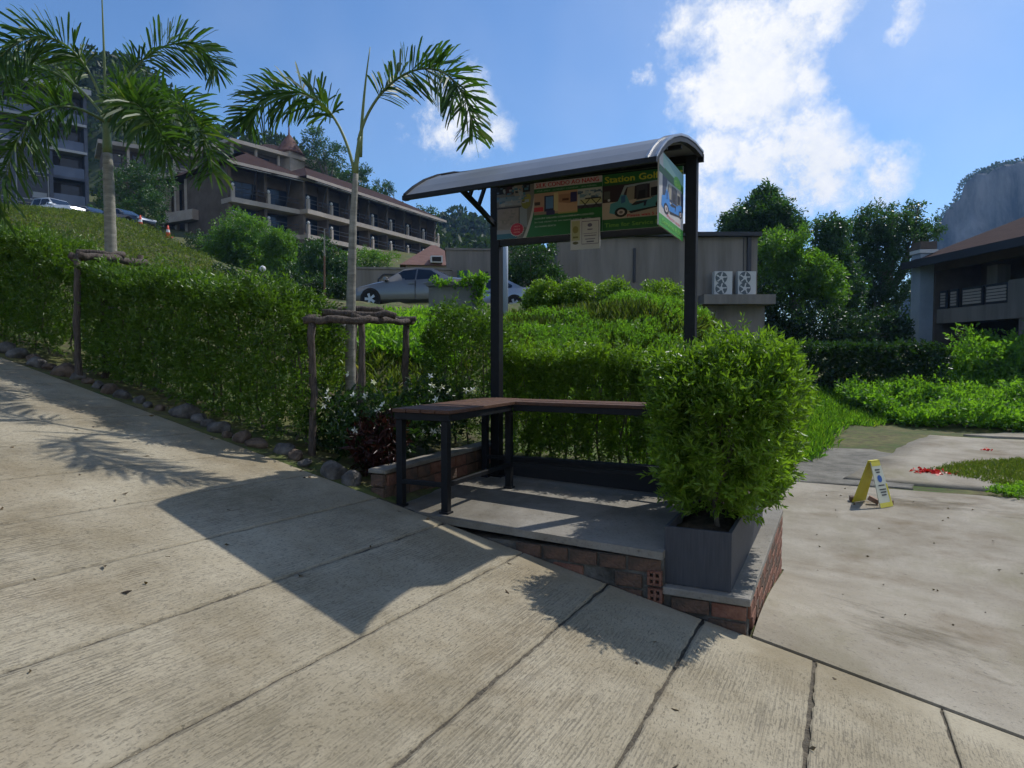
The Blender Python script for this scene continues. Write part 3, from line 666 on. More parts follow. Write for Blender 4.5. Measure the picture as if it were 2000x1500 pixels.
p.rect(.01, .22, .06, .58, (148, 136, 124)); p.rect(.22, .225, .1, .6, (40, 50, 60)); p.rect(.23, .30, .2, .58, (140, 146, 146)); p.rect(0, .24, .58, .605, (45, 44, 48))
p.disc(.29, .66, .045, .12, (128, 128, 52)); p.disc(.31, .74, .03, .08, (150, 145, 70)); p.rect(0, .2, 0, .1, (52, 105, 118)); p.rect(.0, .25, .1, .18, (150, 150, 150))
p.speckle(0, .32, .62, .98, [(40, 48, 60), (150, 160, 165), (90, 110, 130), (70, 120, 140), (170, 165, 155)], 46, .018)
p.speckle(.01, .22, .12, .55, [(140, 128, 116), (155, 142, 130), (132, 124, 112)], 30, .02, 3)
p.rect(.372, 1, .885, 1, (190, 178, 172)); p.text('SILK CONDO AO NANG', .39, .97, .905, .985, (176, 30, 48), .003)
p.rect(.372, 1, .80, .885, (30, 96, 48)); p.text('FOR SALE   LUXURY CONDO   AO NANG', .40, .95, .825, .855, (140, 170, 140))
p.rect(.372, .62, .40, .80, (176, 142, 116)); p.rect(.47, .56, .45, .74, (38, 42, 70)); p.rect(.485, .555, .5, .72, (88, 128, 168)); p.rect(.37, .46, .46, .54, (190, 50, 52)); p.rect(.375, .43, .58, .64, (62, 50, 40)); p.rect(.56, .6, .44, .78, (196, 180, 130))
p.rect(.60, .78, .40, .80, (186, 146, 108)); p.rect(.61, .72, .55, .74, (160, 118, 86)); p.rect(.64, .70, .62, .66, (88, 52, 36)); p.rect(.715, .775, .58, .76, (48, 44, 84)); p.poly([(.60, .40), (.78, .40), (.78, .54), (.60, .60)], (196, 156, 122)); p.rect(.60, .78, .385, .41, (170, 160, 90)); p.rect(.372, .5, .40, .45, (150, 130, 110)); p.rect(.49, .57, .38, .46, (50, 46, 88))
p.rect(.78, 1, .46, .80, (176, 178, 166)); p.speckle(.78, 1, .62, .76, [(110, 140, 150), (84, 112, 128), (150, 165, 165), (70, 90, 104)], 26, .02, 5); p.rect(.78, 1, .44, .5, (66, 58, 72)); p.rect(.80, 1, .52, .6, (176, 172, 120)); p.rect(.85, .99, .60, .625, (40, 40, 36))
for a in (.85, .95): p.poly([(a - .04, .43), (a - .03, .43), (a + .045, .6), (a + .035, .6)], (34, 34, 30)); p.poly([(a + .03, .43), (a + .04, .43), (a - .035, .6), (a - .045, .6)], (34, 34, 30))
for i, t in enumerate(('LUXURY DELUXE CONDOMINIUM LOCATED', 'IN THE HEART OF AO NANG, JUST 50 M TO', 'AO NANG BEACH')):
    p.text(t, .38, (.93, .90, .58)[i], .315 - i * .075, .345 - i * .075, (178, 200, 176), .0015)
p.disc(.205, .16, .075, .135, (190, 184, 172), 36, .12); p.disc(.205, .165, .068, .124, (184, 26, 44), 36, .12)
for i, t in enumerate(('HOT', 'SALE', 'NOW')): p.text(t, .175, .235, .205 - i * .055, .235 - i * .055, (222, 140, 120), .0015)
p.build('print', bd)
# right board
X1 = -1.20
bd2 = thing('golf_station_signboard', 'printed board with Station Golf lettering and a light blue cart', 'signboard', ((X1 + xm) / 2, YS, Z0))
MB().span(xm, X1, YS - .004, YS + .01, Z0, Z1).build('panel', M_board, bd2)
p = Print((xm, YS - .004, Z0), (X1 - xm, 0, 0), (0, 0, Z1 - Z0), (0, -1, 0))
p.rect(0, 1, 0, 1, (36, 100, 46)); p.rect(0, 1, .20, .80, (188, 170, 150)); p.rect(0, 1, .52, .80, (44, 30, 36)); p.rect(.0, .34, .5, .80, (52, 36, 42)); p.rect(.07, .10, .52, .66, (190, 190, 190)); p.rect(.02, .1, .56, .70, (80, 84, 78))
p.rect(0, 1, .80, .83, (34, 86, 40))
p.text('Station Golf Cart', .03, 1.0, .845, .955, (196, 190, 48), .006); cart(p, .09, .78, .24, .82, (84, 152, 160), (52, 96, 142)); p.text('Please wait 5 minute', .32, .86, .215, .262, (200, 40, 66), .003)
p.text('Time for Service 8.00 AM', .03, .98, .06, .13, (120, 170, 70), .004); p.build('print', bd2)
# side board
bd3 = thing('side_signboard', 'small printed board facing the yard with a bright blue cart, at the shelter end', 'signboard', (-1.2, 5.38, 2.54))
MB().span(-1.206, -1.196, 4.95, 5.795, 2.54, 3.085).build('panel', M_board, bd3)
p = Print((-1.196, 4.95, 2.54), (0, .845, 0), (0, 0, .545), (1, 0, 0))
p.rect(0, 1, 0, 1, (70, 150, 60)); p.rect(0, 1, .16, .76, (196, 190, 184)); p.rect(.12, 1, .42, .78, (48, 56, 78)); p.rect(0, .2, .76, 1, (190, 190, 190)); p.rect(.14, 1, .82, 1, (120, 168, 168)); p.poly([(.14, .82), (.14, .98), (.5, .9), (.85, .84), (.85, .80)], (150, 190, 180)); p.rect(0, 1, .70, .80, (40, 92, 44)); p.disc(.72, .77, .16, .10, (92, 170, 60), 16); p.text('Golf', .6, .88, .73, .80, (150, 200, 60), .004)
for a in (.3, .5, .7, .85): p.rect(a, a + .025, .44, .69, (120, 124, 130))
cart(p, .08, .92, .22, .72, (58, 130, 200), (34, 88, 150)); p.text('Please wait', .3, .85, .18, .22, (200, 60, 90)); p.text('Service 8.00', .1, .9, .05, .11, (130, 200, 90), .003); p.build('print', bd3)
# small notice in front
c0 = Yp(1115, 432, 5.77); c1 = Yp(1172, 487, 5.77)
nb = thing('notice_plate', 'small white notice plate with framed text, hung below the condo board', 'notice', ((c0[0] + c1[0]) / 2, 5.77, c1[2]))
MB().span(c0[0], c1[0], 5.765, 5.775, c1[2] + .01, c0[2] + .01).build('panel', M_board, nb)
MB().span(c0[0] + .1, c0[0] + .125, 5.776, 5.80, c1[2] + .1, c0[2] + .02).build('hanger', M_black, nb)
p = Print((c0[0], 5.765, c1[2] + .01), (c1[0] - c0[0], 0, 0), (0, 0, c0[2] - c1[2]), (0, -1, 0))
p.rect(0, 1, 0, 1, (196, 190, 184)); p.rect(.03, .32, .3, .95, (176, 170, 122)); p.disc(.17, .66, .1, .12, (138, 130, 66)); p.rect(.08, .26, .38, .44, (120, 116, 60)); p.disc(.17, .22, .1, .05, (96, 92, 60))
for a0, a1, b0, b1 in ((.38, .96, .9, .92), (.38, .96, .16, .18), (.38, .395, .16, .92), (.945, .96, .16, .92), (.44, .9, .5, .515)): p.rect(a0, a1, b0, b1, (110, 96, 108))
p.disc(.66, .78, .08, .06, (100, 92, 110)); p.rect(.58, .75, .62, .66, (110, 100, 116)); p.rect(.46, .88, .42, .45, (120, 108, 118)); p.rect(.5, .84, .31, .34, (120, 110, 118)); p.rect(.55, .8, .22, .26, (96, 88, 98)); p.build('print', nb)

# ------------------------------------------------------------------ L-shaped bench
be = thing('corner_bench', 'L-shaped brown plank bench on black steel legs under the shelter', 'bench', (-2.7, 5.2, .4))
BT = 1.185
for i in range(4):
    x = -3.10 + i * .13
    MB().span(x, x + .122, 4.33, 5.84, BT - .03, BT + rng.uniform(-.002, .002)).build('plank', M_plank, be, bevel=.004)
for i in range(3):
    y = 5.43 + i * .138
    MB().span(-2.575, -1.0, y, y + .13, BT - .03, BT + rng.uniform(-.002, .002)).build('plank', M_plank, be, bevel=.004)
def bar(n, x0, x1, y0, y1, z0, z1): MB().span(x0, x1, y0, y1, z0, z1).build(n, M_black, be, bevel=.003)
z0, z1 = BT - .085, BT - .032
bar('apron', -3.09, -2.60, 4.345, 4.38, z0, z1); bar('apron', -2.635, -2.60, 4.381, 5.44, z0, z1); bar('apron', -3.09, -3.055, 4.381, 5.82, z0, z1); bar('apron', -2.599, -1.02, 5.44, 5.475, z0, z1); bar('apron', -3.05, -1.02, 5.79, 5.825, z0, z1)
for x, y in ((-2.645, 4.375), (-3.06, 4.39), (-2.645, 5.46), (-1.06, 5.47), (-1.06, 5.80), (-3.06, 5.79)):
    bar('leg', x - .028, x + .028, y - .028, y + .028, padz(x), z0 - .001); bar('foot', x - .04, x + .04, y - .04, y + .04, padz(x) - .002, padz(x) + .014)
z0, z1 = .60, .635
bar('stretcher', -3.03, -2.675, 4.36, 4.395, z0, z1); bar('stretcher', -2.663, -2.628, 4.41, 5.43, z0, z1); bar('stretcher', -2.615, -1.09, 5.445, 5.48, z0, z1); bar('stretcher', -3.03, -1.09, 5.77, 5.805, z0 - .002, z1)
MB().span(-3.1, -1.0, 6.0, 6.09, padz(-2) - .05, .60).build('rear_kerb', mat('painted_kerb', (.03, .03, .033), .7), plat)

# ------------------------------------------------------------------ planting along the road
def rb(X): return lambda t: roadz(X[0] + (X[1] - X[0]) * np.asarray(t), 4.25) + .05
def hd(xa, xb, za, zb, **k):
    return dict(c0=(xa, 4.86, 0), c1=(xb, 4.86, 0), width=.72, zb=rb((xa, xb)), zt=lambda t: za + (zb - za) * np.asarray(t) + .02 * np.sin(np.asarray(t) * 17), **k)
hedge('clipped_hedge', 'long clipped green hedge beside the road between the two palm supports', M=M_hedge, n=9000, L=.05, stems=14, bare=.08, inner=.3, **hd(-7.3, -4.28, 2.45, 2.08))
hedge('clipped_hedge', 'tall clipped green hedge beside the road beyond the far palm support', M=M_hedge, n=9500, L=.05, stems=10, bare=.08, inner=.3, **hd(-11, -7.75, 3.20, 2.80))
hedge('clipped_hedge', 'dense rounded green shrub behind the white flowers beside the left shelter post', (-3.95, 6.35, 0), (-3.18, 6.45, 0), .75, .58, lambda t: 2.02 + .05 * np.sin(t * 9), M_hedge, 1700, stems=5, cat='shrub', bare=.2)
# row of slender shrubs behind the bench
for i in range(7):
    x = -3.02 + i * .275
    hedge('slender_shrub', ('first', 'second', 'third', 'fourth', 'fifth', 'sixth', 'last')[i] + ' slender upright shrub behind the bench counting from the left shelter post', (x - .13, 6.58, 0), (x + .13, 6.62, 0), .5, tz(x, 6.6), 1.72 + rng.uniform(-.05, .06), M_hedge2, 1100, L=.05, nl=8, stems=2, cat='shrub', bare=.1, wob=.16, group='shrubs in a row behind the bench', stem_r=.014, inner=.55)

def grassobj(name, label, pts, h, M, blades=7, wd=.012, kind='stuff', spread=.07, cat='grass', lean=.5):
    pts = np.asarray(pts); n = len(pts)
    b = np.repeat(pts, blades, 0) + np.c_[rng.normal(size=(n * blades, 2)) * spread, np.zeros(n * blades)]
    d = np.c_[rng.normal(size=(n * blades, 2)) * lean, np.ones(n * blades)]
    hh = np.repeat(np.broadcast_to(h, (n,)), blades) * rng.uniform(.5, 1.2, n * blades)
    V, F_, A = leaves(b, d, hh, wd * rng.uniform(.7, 1.4, n * blades), .3, .35)
    o = obj(name, fastmesh(name, V, F_, A), M); return tag(o, label, cat, kind=kind)
def scatter(poly, n):
    """random ground points inside an XY polygon"""
    P = np.array(poly); lo = P.min(0); hi = P.max(0); out = []
    while len(out) < n:
        q = rng.uniform(lo, hi, (n * 2, 2)); ins = np.zeros(len(q), bool); j = len(P) - 1
        for i in range(len(P)):
            c = ((P[i, 1] > q[:, 1]) != (P[j, 1] > q[:, 1])) & (q[:, 0] < (P[j, 0] - P[i, 0]) * (q[:, 1] - P[i, 1]) / (P[j, 1] - P[i, 1] + 1e-12) + P[i, 0]); ins ^= c; j = i
        out += list(q[ins])
    q = np.array(out[:n]); return np.c_[q, terr(q[:, 0], q[:, 1])]
def XY(*uvd): return [tuple(D(u, 700, d)[:2]) for u, d in uvd]
def leafmass(name, label, pts, h, M, L, Wd, per=9, cat='plants', lumps=.5, kind='stuff'):
    """low leafy growth: shoots standing on ground points with lumpy height"""
    pts = np.asarray(pts); hn = np.array([.45 + lumps * (n3(p, .7) + .5 * n3(p, 2.1)) for p in pts]); hn = np.clip(hn, .08, 1.2) * h
    lev = rng.random((len(pts), 3)) ** .6
    cen = np.concatenate([pts + np.c_[np.zeros((len(pts), 2)), hn * lev[:, i]] for i in range(3)])
    ax = np.c_[rng.normal(size=(len(cen), 2)) * .6, np.ones(len(cen)) * .8]
    o = leafobj(name, shoots(cen, ax, per, L * 2.2, L, Wd), M); return tag(o, label, cat, kind=kind)
# weedy mound behind the bench
leafmass('weeds', 'bright green feathery weeds covering the mound behind the shelter', scatter(XY((960, 8.6), (1330, 8.2), (1440, 10), (1490, 14.5), (1420, 16), (1200, 15.5), (1000, 16)), 6500), .28, M_weed, .06, .016, 9, lumps=1.9)
grassobj('grass', 'tall bright grass tufts on the mound behind the shelter', scatter(XY((980, 9), (1330, 9), (1480, 14), (1350, 16), (1000, 16)), 2600), .3, M_grass, 8, .01)
grassobj('grass', 'short grass on the bank seen between the palm posts', scatter(XY((560, 8), (860, 7.6), (960, 11), (900, 17), (700, 17), (600, 12)), 2600), .16, M_grass, 8, .012)
leafmass('weeds', 'leafy green weeds on the bank behind the near palm', scatter(XY((700, 9), (880, 9), (930, 12.5), (860, 13), (740, 12)), 700), .3, M_weed, .10, .035, 7)
grassobj('grass', 'yellowish rough grass covering the big bank below the parked cars', scatter(XY((-60, 22), (450, 22), (470, 31), (400, 38), (330, 44), (-80, 46)), 9000), .17, M_grass, 6, .03, spread=.3, lean=1.0)
leafmass('weeds', 'darker broad-leaved weeds in clumps over the mound behind the shelter', scatter(XY((980, 9), (1330, 9), (1470, 14), (1400, 15.5), (1020, 15)), 260), .34, M_hedge, .08, .035, 7, lumps=1.5)
# yard vegetation on the right
grassobj('grass', 'green grass strip at the far edge of the concrete yard', scatter(XY((1480, 13), (1590, 14), (1640, 19), (1800, 26), (1560, 27), (1480, 20)), 5200), .22, M_weed, 6, .02, spread=.12)
grassobj('grass', 'sparse grass patch growing on the yard beside the red petals', scatter(XY((1830, 12.6), (1990, 11), (2120, 11), (2120, 13.4), (1990, 13.8), (1880, 13.4)), 1500), .07, M_grass, 7, .012, spread=.08)
leafmass('ground_cover', 'low green creeping plants along the yard joint', scatter(XY((1935, 10.6), (1990, 10.2), (2060, 10.4), (2010, 10.9)), 90), .1, M_weed, .05, .03, 6)
leafmass('creeper_thicket', 'thick bright green creeper covering the ground before the right-hand building', scatter(XY((1640, 24.5), (1760, 22), (2160, 18.5), (2260, 26), (2000, 31), (1840, 30), (1700, 27)), 5200), .8, M_weed, .17, .08, 6, lumps=.9)
leafmass('creeper_thicket', 'tall bright leafy creeper heaped in front of the right-hand building wall', scatter(XY((1850, 27), (1960, 26), (2160, 24), (2160, 31), (1900, 31)), 2200), 1.9, M_weed, .2, .10, 6, lumps=.9)

# ------------------------------------------------------------------ stones along the road edge
def rock(r, seed, sq=(1, 1, .7)):
    import bmesh
    bm = bmesh.new(); bmesh.ops.create_icosphere(bm, subdivisions=3, radius=1)
    r2 = np.random.default_rng(seed); off = r2.uniform(0, 50, 3)
    pl_ = [nrm(r2.normal(size=3)) for _ in range(7)]; ds = r2.uniform(.62, .9, 7)
    for v in bm.verts:
        c = np.array(v.co)
        for nn_, dd in zip(pl_, ds):
            e = c @ nn_ - dd
            if e > 0: c = c - nn_ * e * .9
        c = c * (1 + .13 * n3(c + off, 1.7) + .05 * n3(c + off, 5))
        v.co = Vector(c * np.array(sq) * r)
    me = bpy.data.meshes.new('rock'); bm.to_mesh(me); bm.free()
    for p_ in me.polygons: p_.use_smooth = True
    return me
ORD = 'first second third fourth fifth sixth seventh eighth ninth tenth eleventh twelfth thirteenth fourteenth fifteenth sixteenth seventeenth eighteenth nineteenth twentieth'.split()
ORD += ['twenty-' + o for o in ORD[:9]] + ['thirtieth'] + ['thirty-' + o for o in ORD[:9]]
x = -3.52; i = 0
while x > -10.4 and i < len(ORD):
    r_ = rng.uniform(.06, .145) * (1.2 if i in (3, 4, 17) else 1)
    kind_ = rng.random() < .5
    o = obj('edging_stone', rock(r_, 300 + i, (1, .8, .6 + .2 * rng.random())), M_rock2 if kind_ else M_rock)
    o.location = (x, 4.38 + rng.uniform(-.02, .10), float(roadz(x, 4.25)) + r_ * .2); o.rotation_euler = (rng.normal() * .15, rng.normal() * .15, rng.uniform(0, 6.28))
    tag(o, f"{'grey' if kind_ else 'brown'} edging stone, {ORD[i]} along the road counting from the low brick wall", 'stone', 'stones edging the planting bed')
    x -= r_ * 1.7 + rng.uniform(-.01, .09); i += 1
for j in range(9):
    q = D(640 + 24 * j + rng.uniform(-5, 5), rng.uniform(640, 690), rng.uniform(9.5, 12)); r_ = rng.uniform(.12, .24)
    o = obj('bank_stone', rock(r_, 700 + j), M_rock2); o.location = (q[0], q[1], tz(q[0], q[1]) + r_ * .3)
    tag(o, 'pale grey bank stone, ' + ORD[j] + ' from the left behind the near palm', 'stone', 'pale stones on the bank')

# ------------------------------------------------------------------ palms
def bez(P, n):
    P = [np.array(p_, float) for p_ in P]; t = np.linspace(0, 1, n)[:, None]
    if len(P) == 3: return (1 - t) ** 2 * P[0] + 2 * t * (1 - t) * P[1] + t ** 2 * P[2]
    return (1 - t) ** 3 * P[0] + 3 * t * (1 - t) ** 2 * P[1] + 3 * t ** 2 * (1 - t) * P[2] + t ** 3 * P[3]
def frond(root, P, nleaf=150, L=.42, wd=.032, start=.22):
    n = 40; cv = bez(P, n); mb = MB(); mb.tube(cv, list(np.linspace(.017, .003, n)), 6)
    fo = mb.build('frond', M_shaft, root, smooth=True)
    t = np.linspace(start, .995, nleaf); ii = t * (n - 1); i0 = np.clip(ii.astype(int), 0, n - 2); fr = (ii - i0)[:, None]
    b = cv[i0] * (1 - fr) + cv[i0 + 1] * fr; tg = nrm(cv[i0 + 1] - cv[i0])
    a = rng.uniform(0, 2 * math.pi, nleaf); s1 = nrm(np.cross(tg, np.tile([[.1, .05, 1.0]], (nleaf, 1)))); s2 = np.cross(s1, tg)
    rad = s1 * np.cos(a)[:, None] + s2 * np.sin(a)[:, None]
    d = nrm(rad * 1.0 + tg * (.32 + .5 * t[:, None]) + np.array([0, 0, .06]))
    ln = L * (.55 + .45 * np.sin(np.clip((t - start) / (1 - start), 0, 1) * math.pi * .85 + .35)) * rng.uniform(.8, 1.1, nleaf)
    wdt = wd * rng.uniform(.7, 1.25, nleaf)
    side = nrm(np.cross(d, rng.normal(size=(nleaf, 3)) * .6 + tg)); g_ = np.array([0, 0, -1.0])
    p0 = b; p1 = b + d * ln[:, None] * .45 + g_ * ln[:, None] * .02; p2 = b + d * ln[:, None] * .85 + g_ * ln[:, None] * .11; p3 = b + d * ln[:, None] * .98 + g_ * ln[:, None] * .18
    w_ = wdt[:, None] * .5
    V = np.stack([p0 - side * w_ * .3, p0 + side * w_ * .3, p1 - side * w_, p1 + side * w_, p2 - side * w_ * .9, p2 + side * w_ * .9, p3 - side * w_ * .35, p3 + side * w_ * .35], 1).reshape(-1, 3)
    k_ = np.arange(nleaf)[:, None] * 8
    F_ = np.concatenate([k_ + [0, 1, 3, 2], k_ + [2, 3, 5, 4], k_ + [4, 5, 7, 6]])
    lf = obj('leaflets', fastmesh('leaflets', V, F_, np.repeat(rng.random(nleaf), 8)), M_palm, fo, local=True)
def palm(label, trunk, rads, fronds, spear, dd, ring=.09, **kw):
    P = [D(*q) for q in trunk]; base = P[0].copy(); base[2] = tz(base[0], base[1]) - .05
    root = thing('foxtail_palm', label, 'palm', tuple(base), 0, 'young palms beside the road')
    pts = [base] + P; q = []
    for a, b in zip(pts, pts[1:]):
        n = max(2, int(np.linalg.norm(b - a) / ring)); q += [a + (b - a) * k / n for k in range(n)]
    q.append(pts[-1]); q = np.array(q); s = np.linspace(0, 1, len(q)); rr = np.interp(s, np.linspace(0, 1, len(rads)), rads)
    rr = rr * (1 + .05 * (np.arange(len(q)) % 2))
    nsh = int(len(q) * .86)
    MB().tube(q[:nsh + 1], list(rr[:nsh + 1]), 12).build('trunk', M_palmbark, root, smooth=True)
    MB().tube(q[nsh:], list(rr[nsh:]), 12).build('crownshaft', M_shaft, root, smooth=True)
    top = q[-1]
    MB().tube(bez([top - [0, 0, .2], D(*spear[0]), D(*spear[1])], 10), list(np.linspace(.022, .004, 10)), 6).build('spear_leaf', M_shaft, root, smooth=True)
    for f in fronds: frond(root, [D(*c) for c in f], **kw)
    return root
palm('near palm with two arching fronds and a slim trunk, beside the shelter', [(684, 690, 6.6), (686, 560, 6.6), (690, 420, 6.6), (696, 320, 6.6), (703, 265, 6.6)], [.052, .05, .046, .04, .03, .018],
     [[(700, 275, 6.6), (735, 120, 6.5), (910, 60, 6.3), (924, 268, 6.1)], [(692, 335, 6.6), (650, 130, 6.7), (520, 160, 6.9), (478, 238, 7.0)], [(698, 300, 6.6), (716, 240, 6.2), (740, 255, 6.0)]][:2],
     [(708, 190, 6.6), (723, 92, 6.6)], 6.6, nleaf=250, L=.37, wd=.026)
palm('far palm with a full drooping crown, at the left beside the hedge', [(217, 500, 7.70), (214, 400, 7.70), (210, 300, 7.70), (208, 235, 7.70)], [.068, .062, .060, .055, .04],
     [[(208, 230, 7.70), (170, 70, 7.52), (60, 10, 7.25), (-30, 150, 6.98)], [(208, 235, 7.70), (130, 120, 7.97), (30, 90, 8.23), (-60, 210, 8.41)], [(208, 240, 7.70), (120, 180, 7.16), (30, 180, 6.80), (-5, 420, 6.62)],
      [(210, 230, 7.70), (260, 80, 7.88), (380, 40, 8.05), (425, 140, 8.23)], [(210, 240, 7.70), (290, 150, 7.43), (400, 190, 7.16), (415, 340, 6.98)], [(208, 230, 7.70), (230, 120, 8.23), (280, 150, 8.77), (330, 260, 9.13)], [(208, 240, 7.70), (235, 170, 7.34), (290, 190, 6.98), (330, 300, 6.71)]],
     [(204, 120, 7.70), (197, -60, 7.70)], 8.6, nleaf=230, L=.43, wd=.024)

# ------------------------------------------------------------------ rough wooden palm supports
def support(label, posts, top, beams, extra):
    c = np.mean([D(u, top, d)[:2] for u, d in posts], 0)
    root = thing('palm_support', label, 'support frame', (c[0], c[1], tz(*c)), 0, 'wooden palm supports')
    def pole(name, a, b, r):
        a = np.array(a); b = np.array(b); n = 9; pts = []; rr = []
        for i in range(n):
            t = i / (n - 1); pts.append(a + (b - a) * t + rng.normal(size=3) * r * .22); rr.append(r * rng.uniform(.86, 1.12))
        MB().tube(pts, rr, 9).build(name, M_wood, root, smooth=True)
    for u, d in posts:
        q = D(u, top, d); pole('post', (q[0], q[1], tz(q[0], q[1]) - .1), (q[0] + .01, q[1], q[2]), .034)
    for (u0, v0, d0, u1, v1, d1, r) in beams: pole('beam', D(u0, v0, d0), D(u1, v1, d1), r)
    for (u0, v0, d0, u1, v1, d1, r) in extra: pole('beam', D(u0, v0, d0), D(u1, v1, d1), r)
    return root
support('grey weathered log frame propping the near palm trunk', [(607, 6.0), (705, 6.15), (792, 7.0), (690, 7.1)], 626, [(592, 625, 5.95, 724, 627, 6.1, .036), (690, 622, 6.1, 808, 630, 7.05, .034), (600, 622, 6.1, 700, 618, 7.1, .03), (680, 618, 7.1, 812, 624, 6.95, .03)], [(628, 611, 6.35, 772, 616, 6.5, .036), (650, 604, 6.75, 748, 606, 6.85, .033)])
support('grey weathered log frame propping the far palm above the hedge', [(149, 7.02), (197, 7.3), (272, 8.1)], 500, [(138, 500, 7.0, 215, 505, 7.3, .036), (150, 497, 7.0, 285, 514, 8.0, .04), (190, 503, 7.3, 280, 512, 8.2, .035)], [(150, 492, 7.4, 245, 500, 7.6, .03), (140, 505, 7.0, 240, 497, 7.8, .03)])

# ------------------------------------------------------------------ white flowers and red foliage by the brick wall
fl = thing('flowering_shrub', 'dark leafy shrub with white star flowers beside the bench end', 'flower shrub', (-3.7, 5.3, .55))
def cloudpts(c, r, n): 
    v = nrm(rng.normal(size=(n, 3))) * (rng.random((n, 1)) ** .4); return np.array(c) + v * np.array(r)
cc = np.concatenate([cloudpts((-3.75, 4.95, .95), (.42, .42, .38), 420), cloudpts((-3.6, 5.6, 1.0), (.3, .55, .34), 380), cloudpts((-4.2, 5.0, .95), (.28, .35, .3), 160)])
leafobj('foliage', shoots(cc, rng.normal(size=(len(cc), 3)) * .6 + [0, 0, .5], 7, .1, .075, .024), M_dark, fl)
fpos = [D(u, v, d) for u, v, d in ((640, 765, 5.9), (632, 792, 5.9), (690, 772, 5.8), (714, 774, 5.8), (692, 806, 5.7), (748, 790, 5.7), (738, 802, 5.75), (680, 730, 6.2), (844, 752, 5.9), (863, 755, 5.9), (852, 780, 5.7), (877, 765, 6.0), (840, 735, 6.1), (910, 762, 6.1), (923, 762, 6.1), (693, 840, 5.6), (826, 845, 5.5), (846, 843, 5.5), (858, 840, 5.5), (640, 778, 5.9), (730, 745, 6.0))]
for q in fpos:
    mbv = []; nn_ = nrm(rng.normal(size=3) * .5 + np.array([.3, -.9, .3])); s1 = nrm(np.cross(nn_, [0, 0, 1.])); s2 = np.cross(s1, nn_); a0 = rng.uniform(0, 6)
    dirs_ = np.array([s1 * math.cos(a0 + k * 1.2566) + s2 * math.sin(a0 + k * 1.2566) + nn_ * .25 for k in range(5)])
    V, F_, A = leaves(np.tile(q, (5, 1)), dirs_, .036, .02, .1, .1); obj('flower', fastmesh('flower', V, F_, A), M_petal, fl)
rp = thing('red_foliage_plant', 'dark red leafed plant in the shade behind the bench leg', 'plant', (-3.45, 4.75, .5))
cc = cloudpts((-3.5, 4.72, .82), (.2, .25, .26), 200); leafobj('foliage', shoots(cc, rng.normal(size=(len(cc), 3)) * .6 + [0, 0, .6], 6, .1, .085, .02), M_redleaf, rp)
MB().tube([(-3.5, 4.72, .42), (-3.5, 4.72, .85)], [.012, .006], 6).build('stem', M_bark, rp)

# ------------------------------------------------------------------ trees and shrubs in the middle distance
def RF(r, f): return r * RT + f * FH
def tree(name, label, d, crowns, M, leaf=.22, n=5200, trunk=None, group=None, cat='tree', clump=.75, depth=1.0, seed=0, aspect=.42, gaps=.35):
    """crown = lumps (u, v, ru, rv in survey pixels at distance d) filled with leaf clumps; limbs reach into every lump"""
    r2 = np.random.default_rng(seed + 11)
    C = [np.array(D(u, v, d)) for u, v, ru, rv in crowns]; S = [np.array([ru, ru * depth, rv]) * d / FPX for u, v, ru, rv in crowns]
    tb = np.mean([c[:2] for c in C], 0) if trunk is None else D(trunk, 700, d)[:2]
    zb = tz(*tb) - .1; root = thing(name, label, cat, (tb[0], tb[1], zb), 0, group)
    vol = np.array([s[0] * s[2] for s in S]); vol = vol / vol.sum(); parts = []
    for c, s, w in zip(C, S, vol):
        nc = max(10, int(n * w / 26)); v = nrm(r2.normal(size=(nc, 3))) * (r2.random((nc, 1)) ** .33)
        nz_ = np.array([n3(q * 1.6 + seed * 3.1 + c[0], 1.0) for q in v]); v = v * (1 + .35 * nz_[:, None]); keep = nz_ > -gaps; v = v[keep]
        cc = c + (RT[None] * v[:, :1] * s[0] + FH[None] * v[:, 1:2] * s[1] + ZZ[None] * v[:, 2:] * s[2])
        m_ = 26; cl = np.repeat(cc, m_, 0) + nrm(r2.normal(size=(len(cc) * m_, 3))) * (r2.random((len(cc) * m_, 1)) ** .5) * leaf * clump * 2.1
        dr = np.repeat(nrm(v + [0, 0, .35]), m_, 0) * .6 + r2.normal(size=(len(cl), 3)) * .8 + [0, 0, -.15]
        lz = leaf * r2.uniform(.6, 1.2, len(cl)); V, F_, A = leaves(cl, dr, lz, lz * aspect); sh_ = np.repeat(np.repeat(r2.random(len(cc)), m_), 4)
        parts.append((V, F_, np.clip(A * .5 + sh_ * .5, 0, 1)))
    leafobj('crown', parts, M, root)
    H = max(c[2] for c in C) - zb; mb = MB(); r0 = max(.05, .028 * H); kn = np.array([tb[0] + r2.normal() * .1 * H * .2, tb[1], zb + H * .4])
    mb.tube([(tb[0], tb[1], zb), tuple((np.array([tb[0], tb[1], zb]) + kn) / 2 + r2.normal(size=3) * .02 * H), tuple(kn)], [r0, r0 * .8, r0 * .65], 8)
    for c, s in zip(C, S):
        for _ in range(3):
            e = c + r2.normal(size=3) * s * .35; md = (kn + e) / 2 + r2.normal(size=3) * .05 * H + [0, 0, .04 * H]
            mb.tube([tuple(kn), tuple(md), tuple(e)], [r0 * .5, r0 * .32, r0 * .1], 6)
    mb.build('trunk', M_bark, root, smooth=True)
    return root
tree('round_tree', 'round-topped light green tree before the resort corner', 48, [(470, 450, 44, 38), (440, 480, 45, 40), (425, 525, 50, 40), (485, 500, 40, 40)], M_tree2, .2, 22000, seed=1, gaps=.9)
tree('round_tree', 'smaller ball-shaped light green tree right of the round-topped tree', 46, [(542, 478, 34, 33), (545, 520, 34, 30), (520, 550, 30, 24)], M_tree2, .19, 15000, seed=2, gaps=.9)
